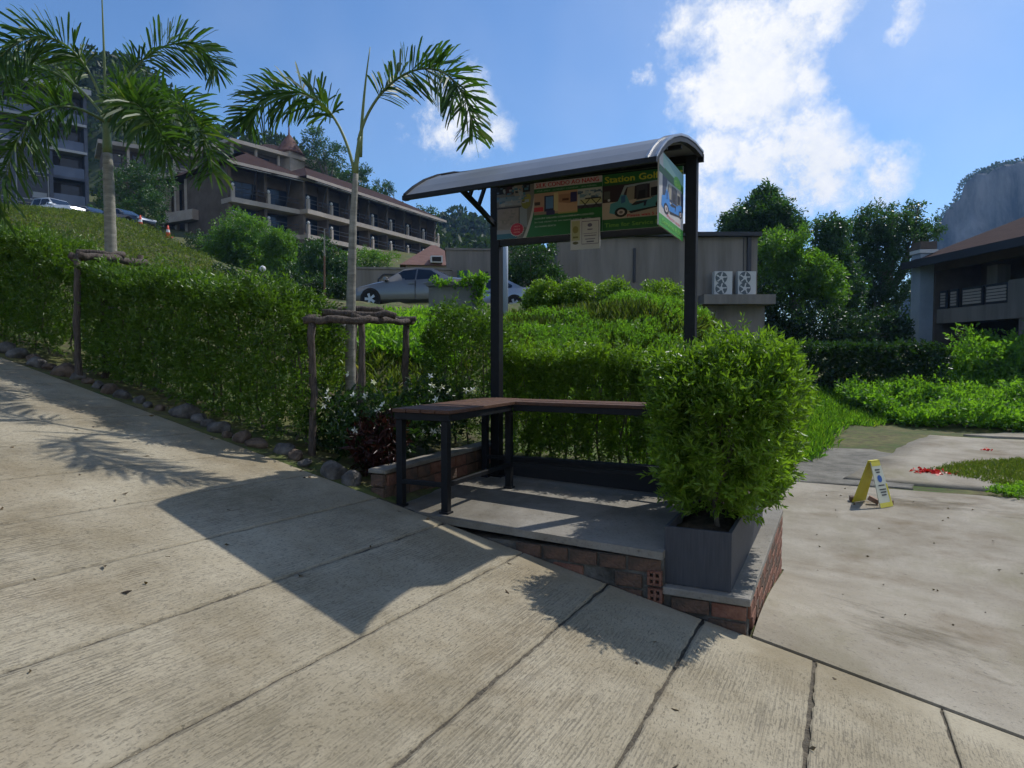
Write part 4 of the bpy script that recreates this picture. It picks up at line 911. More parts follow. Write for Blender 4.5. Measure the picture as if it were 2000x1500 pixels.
tree('dark_shrub', 'dark bushy tree with thin leaves behind the near palm trunk', 40, [(630, 500, 36, 36), (600, 545, 40, 34), (650, 545, 40, 34), (680, 540, 34, 40)], M_tree, .19, 14000, seed=3, cat='tree')
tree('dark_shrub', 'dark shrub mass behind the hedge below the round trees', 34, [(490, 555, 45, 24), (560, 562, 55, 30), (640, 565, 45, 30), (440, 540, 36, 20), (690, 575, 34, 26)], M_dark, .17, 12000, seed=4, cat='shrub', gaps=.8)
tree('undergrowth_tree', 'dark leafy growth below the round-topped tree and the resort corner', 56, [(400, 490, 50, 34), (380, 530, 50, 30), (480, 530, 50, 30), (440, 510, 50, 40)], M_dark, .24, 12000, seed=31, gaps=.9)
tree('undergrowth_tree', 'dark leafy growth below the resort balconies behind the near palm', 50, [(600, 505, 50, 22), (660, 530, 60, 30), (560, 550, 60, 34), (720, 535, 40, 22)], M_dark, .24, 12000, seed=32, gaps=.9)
tree('bright_bush', 'bright yellow-green bush below the resort balconies', 52, [(705, 500, 40, 16), (745, 505, 30, 12)], M_tree2, .16, 3500, seed=5, cat='bush', gaps=.8)
tree('hill_tree', 'open-crowned tree behind the turret', 112, [(615, 275, 26, 24), (640, 305, 40, 26), (690, 338, 40, 20)], M_tree, .42, 5200, seed=6)
tree('hill_tree', 'small tree at the far end of the resort roof', 115, [(835, 420, 22, 18), (742, 368, 26, 14)], M_tree, .42, 2200, seed=7)
tree('wall_tree', 'leafy green tree seen under the condo signboard', 30, [(1040, 510, 46, 46), (1010, 545, 34, 34), (1070, 550, 34, 34)], M_tree, .16, 7000, seed=8)
tree('broad_tree', 'tall broad tree rising behind the flat-roofed building', 44, [(1490, 425, 60, 44), (1450, 440, 44, 32), (1530, 445, 44, 36), (1495, 385, 24, 22), (1480, 480, 50, 40)], M_tree, .27, 20000, seed=9, gaps=.6)
tree('broad_tree', 'lighter green tree right of the flat-roofed building', 38, [(1530, 490, 52, 46), (1560, 540, 60, 55), (1510, 560, 40, 50), (1600, 560, 50, 50)], M_tree2, .23, 18000, seed=10, gaps=.7)
tree('broad_tree', 'slim tree between the two big trees', 42, [(1620, 455, 36, 34), (1625, 500, 44, 40), (1640, 560, 50, 50)], M_tree, .25, 12000, seed=11, gaps=.7)
tree('broad_tree', 'largest dark tree beside the right-hand building', 47, [(1720, 440, 62, 46), (1690, 480, 60, 50), (1760, 470, 50, 42), (1810, 445, 34, 22), (1720, 540, 80, 60), (1700, 610, 90, 50), (1790, 405, 14, 12)], M_tree, .25, 28000, seed=12, gaps=.6)
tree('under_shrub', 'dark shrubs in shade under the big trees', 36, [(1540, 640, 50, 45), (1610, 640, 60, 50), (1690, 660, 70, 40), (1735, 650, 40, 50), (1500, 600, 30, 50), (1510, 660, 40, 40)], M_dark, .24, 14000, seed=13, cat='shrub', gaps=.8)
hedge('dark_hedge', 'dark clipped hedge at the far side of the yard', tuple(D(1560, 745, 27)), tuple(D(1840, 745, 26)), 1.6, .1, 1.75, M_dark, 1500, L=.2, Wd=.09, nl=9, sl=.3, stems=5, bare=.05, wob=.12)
tree('slope_bush', 'bright bush on the slope below the glass condo', 54, [(245, 415, 34, 28), (285, 430, 34, 24), (300, 395, 28, 30)], M_tree, .2, 6000, seed=14, cat='bush', gaps=.8)
tree('slope_bush', 'dark leafy tree between the condo and the resort wing', 62, [(250, 360, 50, 44), (300, 350, 44, 44), (225, 400, 34, 34)], M_tree, .26, 8000, seed=15)
tree('slope_bush', 'small bush at the foot of the glass condo', 52, [(172, 418, 20, 12), (30, 418, 25, 10)], M_tree2, .16, 1400, seed=16, cat='bush', gaps=.9)
for i, (u, ru, rv, la) in enumerate(((1057, 36, 36, 'leftmost'), (1125, 36, 34, 'second'), (1200, 40, 34, 'third'), (1288, 48, 32, 'rightmost'))):
    tree('clipped_shrub', la + ' of the four clipped round shrubs on the mound behind the shelter', 16, [(u, 585, ru, rv), (u - 8, 600, ru * .9, rv * .7), (u + 8, 575, ru * .8, rv * .8)], M_hedge2, .075, 9000, group='clipped shrubs on the mound', cat='shrub', seed=20 + i, gaps=.9, clump=.8, depth=.9)

# ------------------------------------------------------------------ hills, forest, cliff
def ridge(name, prof, d0, d1, d2, M, zb0, jag, seed, rows=14):
    """a hill whose crest passes through survey points (u, v) at distance d1; foot at d0, back at d2"""
    us = np.linspace(prof[0][0], prof[-1][0], 90); vs = np.interp(us, [p_[0] for p_ in prof], [p_[1] for p_ in prof]); V = []
    for i in range(rows):
        t = i / (rows - 1); d = d0 + (d2 - d0) * t; tc_ = (d1 - d0) / (d2 - d0)
        for u, v in zip(us, vs):
            q = D(u, v, d1); h = q[2]; k = sstep(t, 0, tc_) if t < tc_ else 1 - .8 * sstep(t, tc_, 1)
            b = RF((u - 1000) / FPX * d1 * (.4 + .6 * d / d1), d); nn_ = n3((b[0], b[1], seed), .9 / jag) + .5 * n3((b[0], b[1], seed), 2.3 / jag)
            V.append((b[0], b[1], zb0 + (h - zb0) * k + nn_ * jag * .35 * k))
    n = len(us); F_ = [(i * n + j, i * n + j + 1, (i + 1) * n + j + 1, (i + 1) * n + j) for i in range(rows - 1) for j in range(n - 1)]
    o = obj(name, fastmesh(name, np.array(V), np.array(F_)), M); o.data.polygons.foreach_set('use_smooth', [True] * len(F_)); tag(o, kind='structure')
    return np.array(V).reshape(rows, n, 3)
M_hill = mat('hill_ground', (.03, .05, .018), .95, (.06, .075, .03), .25, bump=1, bscale=.8)
hp = [(-700, 72), (-200, 102), (120, 147), (215, 130), (270, 137), (330, 177), (365, 243), (430, 278), (500, 290), (560, 303), (640, 348), (760, 413), (860, 468), (1000, 508), (1150, 558)]
HV = ridge('hill', hp, 100, 150, 260, M_hill, 12, 6, 1)
def forest(name, label, HV, n, size, rows, seed):
    r2 = np.random.default_rng(seed); R_, Nn, _ = HV.shape; i = r2.uniform(0, rows, n); j = r2.uniform(0, Nn - 1.01, n); i0 = i.astype(int); j0 = j.astype(int); a = (i - i0)[:, None]; b = (j - j0)[:, None]
    P = (HV[i0, j0] * (1 - b) + HV[i0, j0 + 1] * b) * (1 - a) + (HV[i0 + 1, j0] * (1 - b) + HV[i0 + 1, j0 + 1] * b) * a
    m_ = 34; s = size * r2.uniform(.6, 1.5, n); v = nrm(r2.normal(size=(n, m_, 3))) * [1, 1, .8]; v[..., 2] = np.abs(v[..., 2]) - .15
    c = P[:, None] + v * s[:, None, None]; L_ = np.repeat(s, m_) * .42
    V, F_, A = leaves(c.reshape(-1, 3), (v + r2.normal(size=v.shape) * .6).reshape(-1, 3), L_, L_ * .6)
    o = leafobj(name, (V, F_, np.clip(A * .4 + np.repeat(np.repeat(r2.random(n), m_), 4) * .6, 0, 1)), M_forest); return tag(o, label, 'forest', kind='stuff')
forest('forest', 'dark tropical forest covering the hill behind the resort', HV, 3000, 2.6, 8, 5)
HV2 = ridge('far_hill', [(700, 600), (800, 470), (860, 435), (900, 430), (950, 446), (1000, 470), (1080, 520), (1200, 600)], 200, 240, 330, M_hill, 10, 6, 4)
forest('far_forest', 'hazy green forest on the low hill beyond the terracotta roof', HV2, 900, 3.6, 7, 8)
M_cliff = mat('limestone', (.018, .026, .022), .95, (.20, .195, .185), .03, stretch=(1, 1, .3), bump=1, bscale=.09, lo=.42, hi=.62)
def cliff():
    top = [(1700, 640), (1790, 560), (1826, 440), (1842, 408), (1866, 392), (1869, 364), (1884, 348), (1910, 340), (1945, 326), (2000, 319), (2080, 312), (2200, 330), (2400, 300), (2700, 380), (2900, 560), (2960, 680)]
    us = np.linspace(1700, 2960, 190); vs = np.interp(us, [p_[0] for p_ in top], [p_[1] for p_ in top]); d1 = 520; V = []; rows = 34
    for i in range(rows):
        t = i / (rows - 1)
        for u, v in zip(us, vs):
            h = D(u, v, d1)[2]
            if t < .7: k = t / .7; dd = d1 - 40 * (1 - k) ** 1.5; z = h * k
            else: k = (t - .7) / .3; dd = d1 + 260 * k; z = h * (1 + .12 * math.sin(k * 3.1) * (u > 1860)) * (1 - k ** 3)
            q = RF((u - 1000) / FPX * max(d1, dd), dd); w_ = (math.sin(t * math.pi / .7) if t < .7 else 0)
            nn_ = n3((q[0], q[1], z * .35), .03) * 16 + n3((q[0], q[1], z * .5), .09) * 6
            q = q - FH * nn_ * w_; V.append((q[0], q[1], z + (n3((q[0], q[1], 2), .12) * 3.5 if i > 2 else 0)))
    n = len(us); F_ = np.array([(i * n + j, i * n + j + 1, (i + 1) * n + j + 1, (i + 1) * n + j) for i in range(rows - 1) for j in range(n - 1)])
    o = obj('cliff', fastmesh('cliff', np.array(V), F_), M_cliff); tag(o, kind='structure'); return np.array(V).reshape(rows, n, 3)
CV = cliff()
forest('cliff_vegetation', 'trees clinging to the top of the distant limestone cliff', CV[23:], 1500, 4.0, 4, 9)

# ------------------------------------------------------------------ buildings
M_taupe = mat('taupe_wall', (.098, .076, .060), .9, (.15, .118, .095), .8, bump=.2)
M_lightw = mat('pale_wall', (.34, .285, .24), .9, (.43, .37, .315), .7)
M_brownroof = mat('brown_roof_tile', (.036, .022, .020), .95, (.062, .038, .033), 1.5, spec=.05, stretch=(1, 6, 6), bump=.4)
M_darkin = mat('dark_interior', (.03, .027, .025), .9)
M_glass = mat('dark_glass', (.012, .018, .03), .12, spec=.4)
M_white = mat('white_paint', (.6, .59, .57), .6)
M_awn = mat('awning_sheet', (.32, .33, .34), .5)
M_greyw = mat('grey_wall', (.135, .12, .10), .9, (.235, .21, .182), 1.4, bump=.15, stretch=(1, 1, .1), lo=.3, hi=.6)
M_bluecol = mat('blue_grey_paint', (.28, .33, .39), .8, (.34, .39, .45), 1.2)
M_terra = mat('terracotta_roof', (.13, .065, .05), .8, (.19, .10, .078), 2, stretch=(1, 1, 8), bump=.5)
M_dframe = mat('dark_metal_frame', (.035, .038, .046), .5)
M_wframe = mat('pale_frame', (.30, .31, .33), .6); M_navy = mat('navy_cladding', (.05, .062, .09), .5)
def frame_root(name, label, cat, o, dr, z):
    """origin o and facade direction dr given as (right, forward) metres from the camera; local x along facade, y inward"""
    w = RF(*o); d_ = RF(*dr); return thing(name, label, cat, (w[0], w[1], z), math.atan2(d_[1], d_[0]))
def lb(root, name, M, x0, x1, y0, y1, z0, z1): return MB().span(x0, x1, y0, y1, z0, z1).build(name, M, root, local=True)
def hip(root, name, M, x0, x1, y0, y1, z0, h, ov=.9, inset=None):
    x0 -= ov; x1 += ov; y0 -= ov; y1 += ov; i_ = inset if inset is not None else (y1 - y0) / 2; ym = (y0 + y1) / 2
    return MB().add([(x0, y0, z0), (x1, y0, z0), (x1, y1, z0), (x0, y1, z0), (x0 + i_, ym, z0 + h), (x1 - i_, ym, z0 + h)], [(0, 1, 5, 4), (1, 2, 5), (2, 3, 4, 5), (3, 0, 4), (0, 3, 2, 1)]).build(name, M, root, local=True)
def balcony_block(root, L_, dep, slabs, eave, bays, base, roofh, awn=True):
    """recessed hotel rooms behind balconies; slabs = balcony floor levels, top first"""
    lb(root, 'rear_wall', M_taupe, 0, L_, 1.7, dep, base, eave); rf = hip(root, 'roof', M_brownroof, 0, L_, 0, dep, eave, roofh, 1.0)
    child_ = MB().span(-1.02, L_ + 1.02, -1.03, -.93, eave - .28, eave + .02).build('fascia', M_lightw, rf, local=True)
    bw = L_ / bays
    for k, z in enumerate(slabs):
        lb(root, 'balcony_slab', M_lightw, -.25, L_ + .25, -.35, 1.69, z - .62, z - .12)
        top = eave if k == 0 else slabs[k - 1] - .62
        for i in range(bays + 1):
            x = i * bw; lb(root, 'party_wall', M_taupe, x - .16, x + .16, .35, 1.69, z - .12, top)
            lb(root, 'balcony_post', M_lightw, x - .15, x + .15, -.33, -.03, z - .12, z + 1.0)
            MB().lathe([(.02, 0), (.15, .1), (.17, .2), (.10, .32), (.02, .36)], (x, -.18, z + 1.01), 8).build('finial', M_white, root, local=True)
        for i in range(bays):
            x = i * bw; o = lb(root, 'door', M_darkin, x + .4, x + bw - .4, 1.62, 1.695, z - .12, z + 2.1)
            MB().span(x + .5, x + bw * .5 - .04, 1.58, 1.615, z, z + 2.0).build('pane', M_glass, o, local=True); MB().span(x + bw * .5 + .04, x + bw - .5, 1.58, 1.615, z, z + 2.0).build('pane', M_glass, o, local=True)
            for h in (.55, .95): lb(root, 'rail', M_dframe, x + .15, x + bw - .15, -.21, -.15, z + h, z + h + .06)
            if awn and k == 0:
                a = MB().add([(x + .35, .3, eave - .15), (x + bw - .35, .3, eave - .15), (x + bw - .35, -1.35, eave - .55), (x + .35, -1.35, eave - .55), (x + .35, .3, eave - .11), (x + bw - .35, .3, eave - .11), (x + bw - .35, -1.35, eave - .51), (x + .35, -1.35, eave - .51)], [(0, 1, 2, 3), (7, 6, 5, 4), (0, 4, 5, 1), (1, 5, 6, 2), (2, 6, 7, 3), (3, 7, 4, 0)]).build('awning', M_awn, root, local=True)
                MB().bar((x + bw * .5, -1.3, eave - .55), (x + bw * .5, -.25, z - .1), .07).build('awning_strut', M_dframe, a, local=True)
    lb(root, 'end_wall', M_taupe, -.2, .02, .36, dep - .01, base, eave - .01); lb(root, 'end_wall', M_taupe, L_ - .02, L_ + .2, .36, dep - .01, base, eave - .01)
EV = 21.2
r1 = frame_root('resort_block', 'long brown-roofed resort block with white balconies, right-hand part', 'building', (-22.9, 77), (.45, .893), 0)
balcony_block(r1, 26.5, 10, [17.9, 15.1, 12.3], EV, 7, 8, 3.0)
r2_ = frame_root('resort_block', 'brown-roofed resort block with balconies, middle part behind the round tree', 'building', (-28.9, 71.2), (.62, .785), 0)
balcony_block(r2_, 8.2, 9, [17.9, 15.1, 12.3], EV + .05, 2, 8, 2.9)
r3 = frame_root('resort_wing', 'resort wing with brown roof and blank pale gable wall', 'building', (-40.2, 79), (.87, -.49), 0)
lb(r3, 'wall', M_lightw, 4.2, 9.8, 0, 9, 8, EV - .1); lb(r3, 'recess', M_taupe, 0, 4.19, 1.2, 9, 8, EV - .12); lb(r3, 'corner_post', M_lightw, -.1, .7, 0, .8, 8, EV - .13); lb(r3, 'corner_post', M_lightw, 2.4, 2.75, 0, .4, 8, EV - .13)
lb(r3, 'balcony', M_lightw, .71, 7.2, -1.2, -.01, 16.2, 17.3); hip(r3, 'roof', M_brownroof, 0, 10.4, 0, 9, EV, 2.8, 1.0)
for i, x in enumerate((.9, 2.9)): w_ = lb(r3, 'window', M_darkin, x, x + 1.2, 1.1, 1.195, 17.6, 20.4); MB().span(x + .1, x + 1.1, 1.06, 1.095, 17.7, 20.3).build('pane', M_glass, w_, local=True)
# upper resort terraces and turret
for i, (o, dr, L_, ez, lab) in enumerate((((-58, 98), (.83, .55), 12, 31.2, 'upper resort terrace block half hidden behind the far palm'), ((-51, 104), (.80, .6), 12, 32.6, 'upper resort terrace block left of the turret'), ((-42.3, 104), (.6, .8), 16, 33.3, 'upper resort block directly below the turret'))):
    r_ = frame_root('upper_resort_block', lab, 'building', o, dr, 0)
    lb(r_, 'wall', M_taupe, 0, L_, 1.5, 8, 18, ez); lb(r_, 'roof_slab', M_lightw, -.6, L_ + .6, -.9, 8.5, ez, ez + .55); lb(r_, 'balcony', M_lightw, 0, L_, -.3, 1.49, ez - 3.6, ez - 2.9)
    lb(r_, 'parapet_rail', M_dframe, 0, L_, -.25, -.15, ez - 2.2, ez - 2.1)
    for k in range(4):
        x = L_ / 4 * k; lb(r_, 'column', M_lightw, x, x + .35, -.25, .1, ez - 2.89, ez - .01); w_ = lb(r_, 'window', M_darkin, x + .8, x + L_ / 4 - .5, 1.4, 1.49, ez - 2.8, ez - .5); MB().span(x + .9, x + L_ / 4 - .6, 1.36, 1.395, ez - 2.7, ez - .6).build('pane', M_glass, w_, local=True)
q = D(565, 300, 112); tr = thing('turret', 'pointed bell-shaped brown turret roof with a spire above the resort', 'turret', (q[0], q[1], 20))
MB().span(q[0] - 1.7, q[0] + 1.7, q[1] - 1.7, q[1] + 1.7, 20, q[2] - .2).build('shaft', M_lightw, tr)
MB().lathe([(2.5, 0), (2.2, .35), (1.6, 1.2), (1.05, 2.1), (.55, 2.8), (.15, 3.3), (.08, 4.6), (.02, 5.2)], (q[0], q[1], q[2] - .2), 16).build('roof', mat('turret_tile', (.10, .048, .036), .8, (.15, .075, .055), 2), tr, smooth=True)
hip(frame_root('turret_pavilion', 'low brown hipped roof pavilion beside the turret', 'building', (-42, 112), (.9, .4), 0), 'roof', M_brownroof, 0, 6, 0, 5, 35.0, 1.6, .6)
lb(bpy.data.objects['turret_pavilion'], 'wall', M_taupe, .2, 5.8, .2, 4.8, 24, 34.99)
# glass condominium on the left
cr_ = frame_root('glass_condo', 'dark glass condominium with grid of windows at upper left', 'building', (-47.4, 77), (-.717, -.697), 0)
# local x runs left and towards the viewer, so the body lies at negative y
LV = [14.6, 18.0, 21.0, 23.9, 26.9, 30.2]; nb_ = 9; bw = 3.35
lb(cr_, 'body', M_navy, 0, nb_ * bw, -10, -1.3, 12, 30.1); lb(cr_, 'roof_slab', M_wframe, -.5, nb_ * bw, -10.5, .7, 30.2, 30.75)
for z in LV[:-1]: lb(cr_, 'floor_slab', M_navy if z < 23 else M_wframe, -.05, nb_ * bw, -1.29, .02 if z < 23 else .3, z - .22, z + .05)
for i in range(nb_ + 1): lb(cr_, 'column', M_navy, i * bw - .17, i * bw + .17, -1.28, .08, 12, 30.19)
for k in range(5):
    z0, z1 = LV[k] + .06, LV[k + 1] - .23
    for i in range(nb_):
        x0, x1 = i * bw + .2, (i + 1) * bw - .2
        if i == 0 or k >= 3:
            lb(cr_, 'balcony_glass', mat('rail_glass%d%d' % (i, k), (.07, .095, .15), .15, spec=.4) if (i, k) == (0, 0) else bpy.data.materials['rail_glass00'], x0, x1, -.06, -.03, z0, z0 + 1.05)
            w_ = lb(cr_, 'window', M_darkin, x0 + .2, x1 - .2, -1.29, -1.22, z0, z1 - .3); MB().span(x0 + .3, x1 - .9, -1.21, -1.18, z0, z1 - .4).build('pane', M_glass, w_, local=True)
        else:
            w_ = lb(cr_, 'window', M_glass, x0 + .1, x1 - .1, -.25, -.2, z0 + .1, z1 - .1)
            mb = MB(); mb.span(x0, x0 + .12, -.19, -.05, z0, z1).span(x1 - .12, x1, -.19, -.05, z0, z1).span(x0 + .12, x1 - .12, -.19, -.06, z0, z0 + .1).span(x0 + .12, x1 - .12, -.19, -.06, z1 - .1, z1); mb.build('frame', M_wframe, w_, local=True)
            if (i + k) % 2 == 0: MB().span(x0 + .2, x0 + 1.5, -.19, -.17, z0 + .3, z0 + .9).build('curtain', M_wframe, w_, local=True)
# flat-roofed building with air conditioners
dA = 32.0
def ACx(u): return (u - 1087) / FPX * dA
def ACz(v): return 1.6 + (692 - v) / FPX * dA
ab = frame_root('flat_roofed_building', 'plain grey flat-roofed building with two air conditioners', 'building', ((1087 - 1000) / FPX * dA, dA), (1, 0), 0)
L_ = ACx(1476)
lb(ab, 'wall', M_greyw, 0, L_, 0, 9, 0, ACz(465)); lb(ab, 'roof_edge', M_dframe, -.25, L_ + .1, -.3, 9.2, ACz(464.5), ACz(457)); lb(ab, 'ledge', M_greyw, ACx(1362), ACx(1497), -1.0, -.005, ACz(597), ACz(579))
lb(ab, 'lower_wall', M_greyw, L_ + .002, ACx(1492), .02, 9, 0, ACz(598)); lb(ab, 'drain_pipe', M_dframe, ACx(1235), ACx(1239.5), -.11, -.005, ACz(552), ACz(487)); lb(ab, 'corner_pipe', M_dframe, ACx(1455), ACx(1462), -.15, -.005, ACz(534), ACz(466)); lb(ab, 'wall_joint', M_dframe, ACx(1448), ACx(1449.5), -.02, -.004, ACz(578), ACz(466))
M_ac = mat('ac_white', (.55, .55, .53), .5); M_acg = mat('ac_grille', (.10, .12, .13), .5)
for u, la in ((1386, 'left'), (1431, 'right')):
    x0 = ACx(u); x1 = ACx(u + 34); z0 = ACz(578.5); z1 = ACz(534); w = RF((1087 - 1000) / FPX * dA, dA) + RT * (x0 + x1) / 2 - FH * .4
    ac = thing('air_conditioner', f'{la} of the two white twin-fan air conditioner units on the wall ledge', 'air conditioner', (w[0], w[1], z0), math.atan2(RT[1], RT[0]), 'air conditioners on the ledge'); h = z1 - z0; hw = (x1 - x0) / 2
    lb(ac, 'casing', M_ac, -hw, hw, -.2, .2, 0, h)
    for zc in (.27, .73):
        g_ = MB(); n_ = 20; g_.prism([(-.1 + .27 * math.cos(2 * math.pi * a / n_), zc * h + .27 * math.sin(2 * math.pi * a / n_)) for a in range(n_)], -.215, -.202); o = g_.build('fan_grille', M_acg, ac, local=True)
        mb = MB(); mb.prism([(-.1 + .09 * math.cos(2 * math.pi * a / 10), zc * h + .09 * math.sin(2 * math.pi * a / 10)) for a in range(10)], -.23, -.216)
        for a in range(5): c_, s_ = math.cos(a * 1.2566), math.sin(a * 1.2566); mb.prism([(-.1 + c_ * .08 - s_ * .05, zc * h + s_ * .08 + c_ * .05), (-.1 + c_ * .24 - s_ * .06, zc * h + s_ * .24 + c_ * .06), (-.1 + c_ * .24, zc * h + s_ * .24), (-.1 + c_ * .08, zc * h + s_ * .08)], -.222, -.216)
        mb.build('fan', M_ac, o, local=True)
# right-hand building
rb_ = frame_root('balcony_house', 'brown-roofed house with panelled balcony at the right edge', 'building', (17.3 * 1.35, 28 * 1.35), (.035, -1), -.56); rb_.scale = (1.35,) * 3
lb(rb_, 'upper_wall', M_taupe, 0, 16, 1.8, 9, 3.4, 5.4); lb(rb_, 'lower_wall', M_darkin, 0, 16, 1.5, 9, -.3, 2.9)
lb(rb_, 'parapet', M_greyw, .1, 3.9, 0, .25, 2.85, 3.42); lb(rb_, 'parapet', M_greyw, 3.91, 16, -.02, .27, 2.85, 4.2); lb(rb_, 'floor_slab', M_greyw, .12, 15.9, .251, 8, 2.9, 3.38); lb(rb_, 'pier', M_greyw, 4.4, 6.0, .02, .3, -.3, 2.849); lb(rb_, 'pier', M_greyw, 9, 10.5, .02, .3, -.3, 2.849)
rf = MB().add([(-.6, -1.0, 5.36), (17, -1.0, 5.36), (17, 5, 8.0), (2.4, 5, 8.0), (-.6, 10, 5.36), (17, 10, 5.36)], [(0, 1, 2, 3), (3, 2, 5, 4), (0, 3, 4), (1, 5, 2), (0, 4, 5, 1)]).build('roof', M_brownroof, rb_, local=True)
MB().span(-.62, 17, -1.08, -1.005, 5.1, 5.4).build('fascia', M_dframe, rf, local=True); lb(rb_, 'soffit_beam', M_taupe, 0, 16, -.1, .2, 4.98, 5.3)
for x0, x1 in ((.15, .55), (.75, 1.2), (1.45, 2.55), (2.7, 3.8)):
    o = lb(rb_, 'railing_panel', M_dframe, x0, x1, .08, .15, 3.44, 4.16)
    for z in np.arange(3.52, 4.06, .115): MB().span(x0 + .07, x1 - .07, .05, .079, z, z + .085).build('slat', M_lightw, o, local=True)
for x, w_, z1 in ((1.9, .55, 4.95), (5.0, 1.2, 5.2), (9, 1.2, 5.2)): lb(rb_, 'balcony_column', M_greyw, x, x + w_, .7, 1.2, 3.39, z1)
lb(rb_, 'end_wall', M_taupe, -.3, .09, -.1, 9, -.3, 5.3); lb(rb_, 'window', M_glass, .9, 1.6, 1.75, 1.795, 3.5, 4.8)
q = RF(16.95 * 1.35, 28.3 * 1.35); cl_ = thing('corner_column', 'tall blue-grey square column at the corner of the right-hand house', 'column', (q[0], q[1], 0))
MB().box((q[0], q[1], 3.2), (.84, .84, 7.9), YAW).build('shaft', M_bluecol, cl_); MB().box((q[0], q[1], 7.26), (1.0, 1.0, .2), YAW).build('capital', M_white, cl_)
MB().box((q[0], q[1], 7.6), (.9, .9, .4), YAW).build('cap', M_taupe, cl_)
# walls and house behind the car
def wallrf(name, label, a, b, z0, z1, th, M, cat='wall'):
    w = RF(*a); dr = (b[0] - a[0], b[1] - a[1]); L_ = math.hypot(*dr); r_ = frame_root(name, label, cat, a, dr, 0); o = lb(r_, 'face', M, 0, L_, 0, th, z0, z1); lb(r_, 'coping', M, -.05, L_ + .05, -.06, th + .06, z1 + .002, z1 + .1); return r_, L_
r_, L_ = wallrf('boundary_wall', 'grey boundary wall behind the silver car', ((685 - 1000) / FPX * 33, 33), ((880 - 1000) / FPX * 33, 33.5), 2.5, 5.7, .25, M_greyw)
mb = MB(); x0 = 1.2
for a, b in (((1.35, 3.4), (1.35, 5.2)), ((1.35, 5.2), (1.6, 5.45)), ((1.6, 5.45), (3.6, 5.45)), ((3.6, 5.45), (4.7, 5.2))): mb.bar((a[0], -.03, a[1]), (b[0], -.03, b[1]), .07)
mb.build('conduit', M_dframe, r_, local=True)
r_, L_ = wallrf('block_building', 'grey block building with green window right of the silver car', ((872 - 1000) / FPX * 34, 34), ((1100 - 1000) / FPX * 34, 34.5), 2, 6.75, 4, M_greyw, 'building')
lb(r_, 'window', mat('green_pane', (.03, .07, .06), .2), .55, 1.1, -.04, -.005, 5.2, 5.75); lb(r_, 'window', M_darkin, 4.0, 4.9, -.04, -.005, 5.3, 6.1); lb(r_, 'lamp', M_dframe, 1.95, 2.08, -.15, -.005, 5.5, 5.7)
th_ = frame_root('terracotta_house', 'small house with terracotta hipped roof and tiny attic window', 'building', ((785 - 1000) / FPX * 46, 46), (1, .15), 0)
lb(th_, 'wall', M_lightw, .3, 4.2, .3, 5, 5, 7.6); rf = hip(th_, 'roof', M_terra, .2, 4.3, .2, 5, 7.6, 1.75, .3, 2.2)
f_ = MB().span(1.95, 2.75, -.35, .6, 7.75, 8.2).build('attic_frame', M_white, rf, local=True); MB().span(2.05, 2.65, -.38, -.351, 7.82, 8.12).build('pane', M_darkin, f_, local=True)
# ------------------------------------------------------------------ low gate wall with creeper, poles
r_, L_ = wallrf('gate_wall', 'short grey concrete wall overgrown with creeper, in front of the silver car', ((838 - 1000) / FPX * 19, 19), ((942 - 1000) / FPX * 19, 18.6), 2.2, 3.48, .2, mat('stained_concrete', (.13, .135, .13), .9, (.21, .215, .20), 1.6, stretch=(1, 1, .25)))
cc = np.concatenate([[D(u, v, 18.6) for u, v in zip(rng.uniform(838, 945, 36), rng.normal(551, 3, 36))], [D(u, v, 18.4) for u, v in zip(rng.normal(938, 6, 70), rng.uniform(535, 600, 70))], [D(u, v, 18.4) for u, v in zip(rng.normal(920, 14, 25), rng.normal(548, 6, 25))]])
leafobj('creeper', shoots(cc, rng.normal(size=(len(cc), 3)), 7, .14, .12, .07), M_weed, r_)
q = D(987, 590, 14); po = thing('grey_pole', 'plain grey steel pole on the mound behind the left shelter post', 'pole', (q[0], q[1], tz(q[0], q[1])))
MB().tube([(q[0], q[1], tz(q[0], q[1]) - .2), (q[0], q[1], D(987, 440, 14)[2])], .055, 12).build('shaft', M_bluecol, po, smooth=True); MB().lathe([(.07, 0), (.06, .05), (.02, .08)], (q[0], q[1], D(987, 440, 14)[2]), 12).build('cap', M_dframe, po)
q = D(633, 550, 26); po = thing('bamboo_pole', 'thin pale pole standing in front of the dark bushy tree', 'pole', (q[0], q[1], tz(q[0], q[1])))
MB().tube([(q[0], q[1], tz(q[0], q[1]) - .2), (q[0] + .03, q[1], D(633, 500, 26)[2])], .035, 8).build('shaft', mat('brown_sleeve', (.16, .09, .06), .8), po); MB().tube([(q[0] + .03, q[1], D(633, 500, 26)[2]), (q[0] + .04, q[1], D(632, 448, 26)[2])], [.033, .02], 8).build('tip', M_palmbark, po)
q = D(513, 525, 33); po = thing('globe_lamp', 'white globe garden lamp among the dark bushes', 'lamp', (q[0], q[1], tz(q[0], q[1])))
MB().tube([(q[0], q[1], tz(q[0], q[1]) - .2), (q[0], q[1], q[2] - .12)], .03, 8).build('stem', M_dframe, po); MB().lathe([(.03, -.15), (.12, -.1), (.16, 0), (.12, .1), (.03, .15)], tuple(q), 12).build('globe', M_white, po, smooth=True)

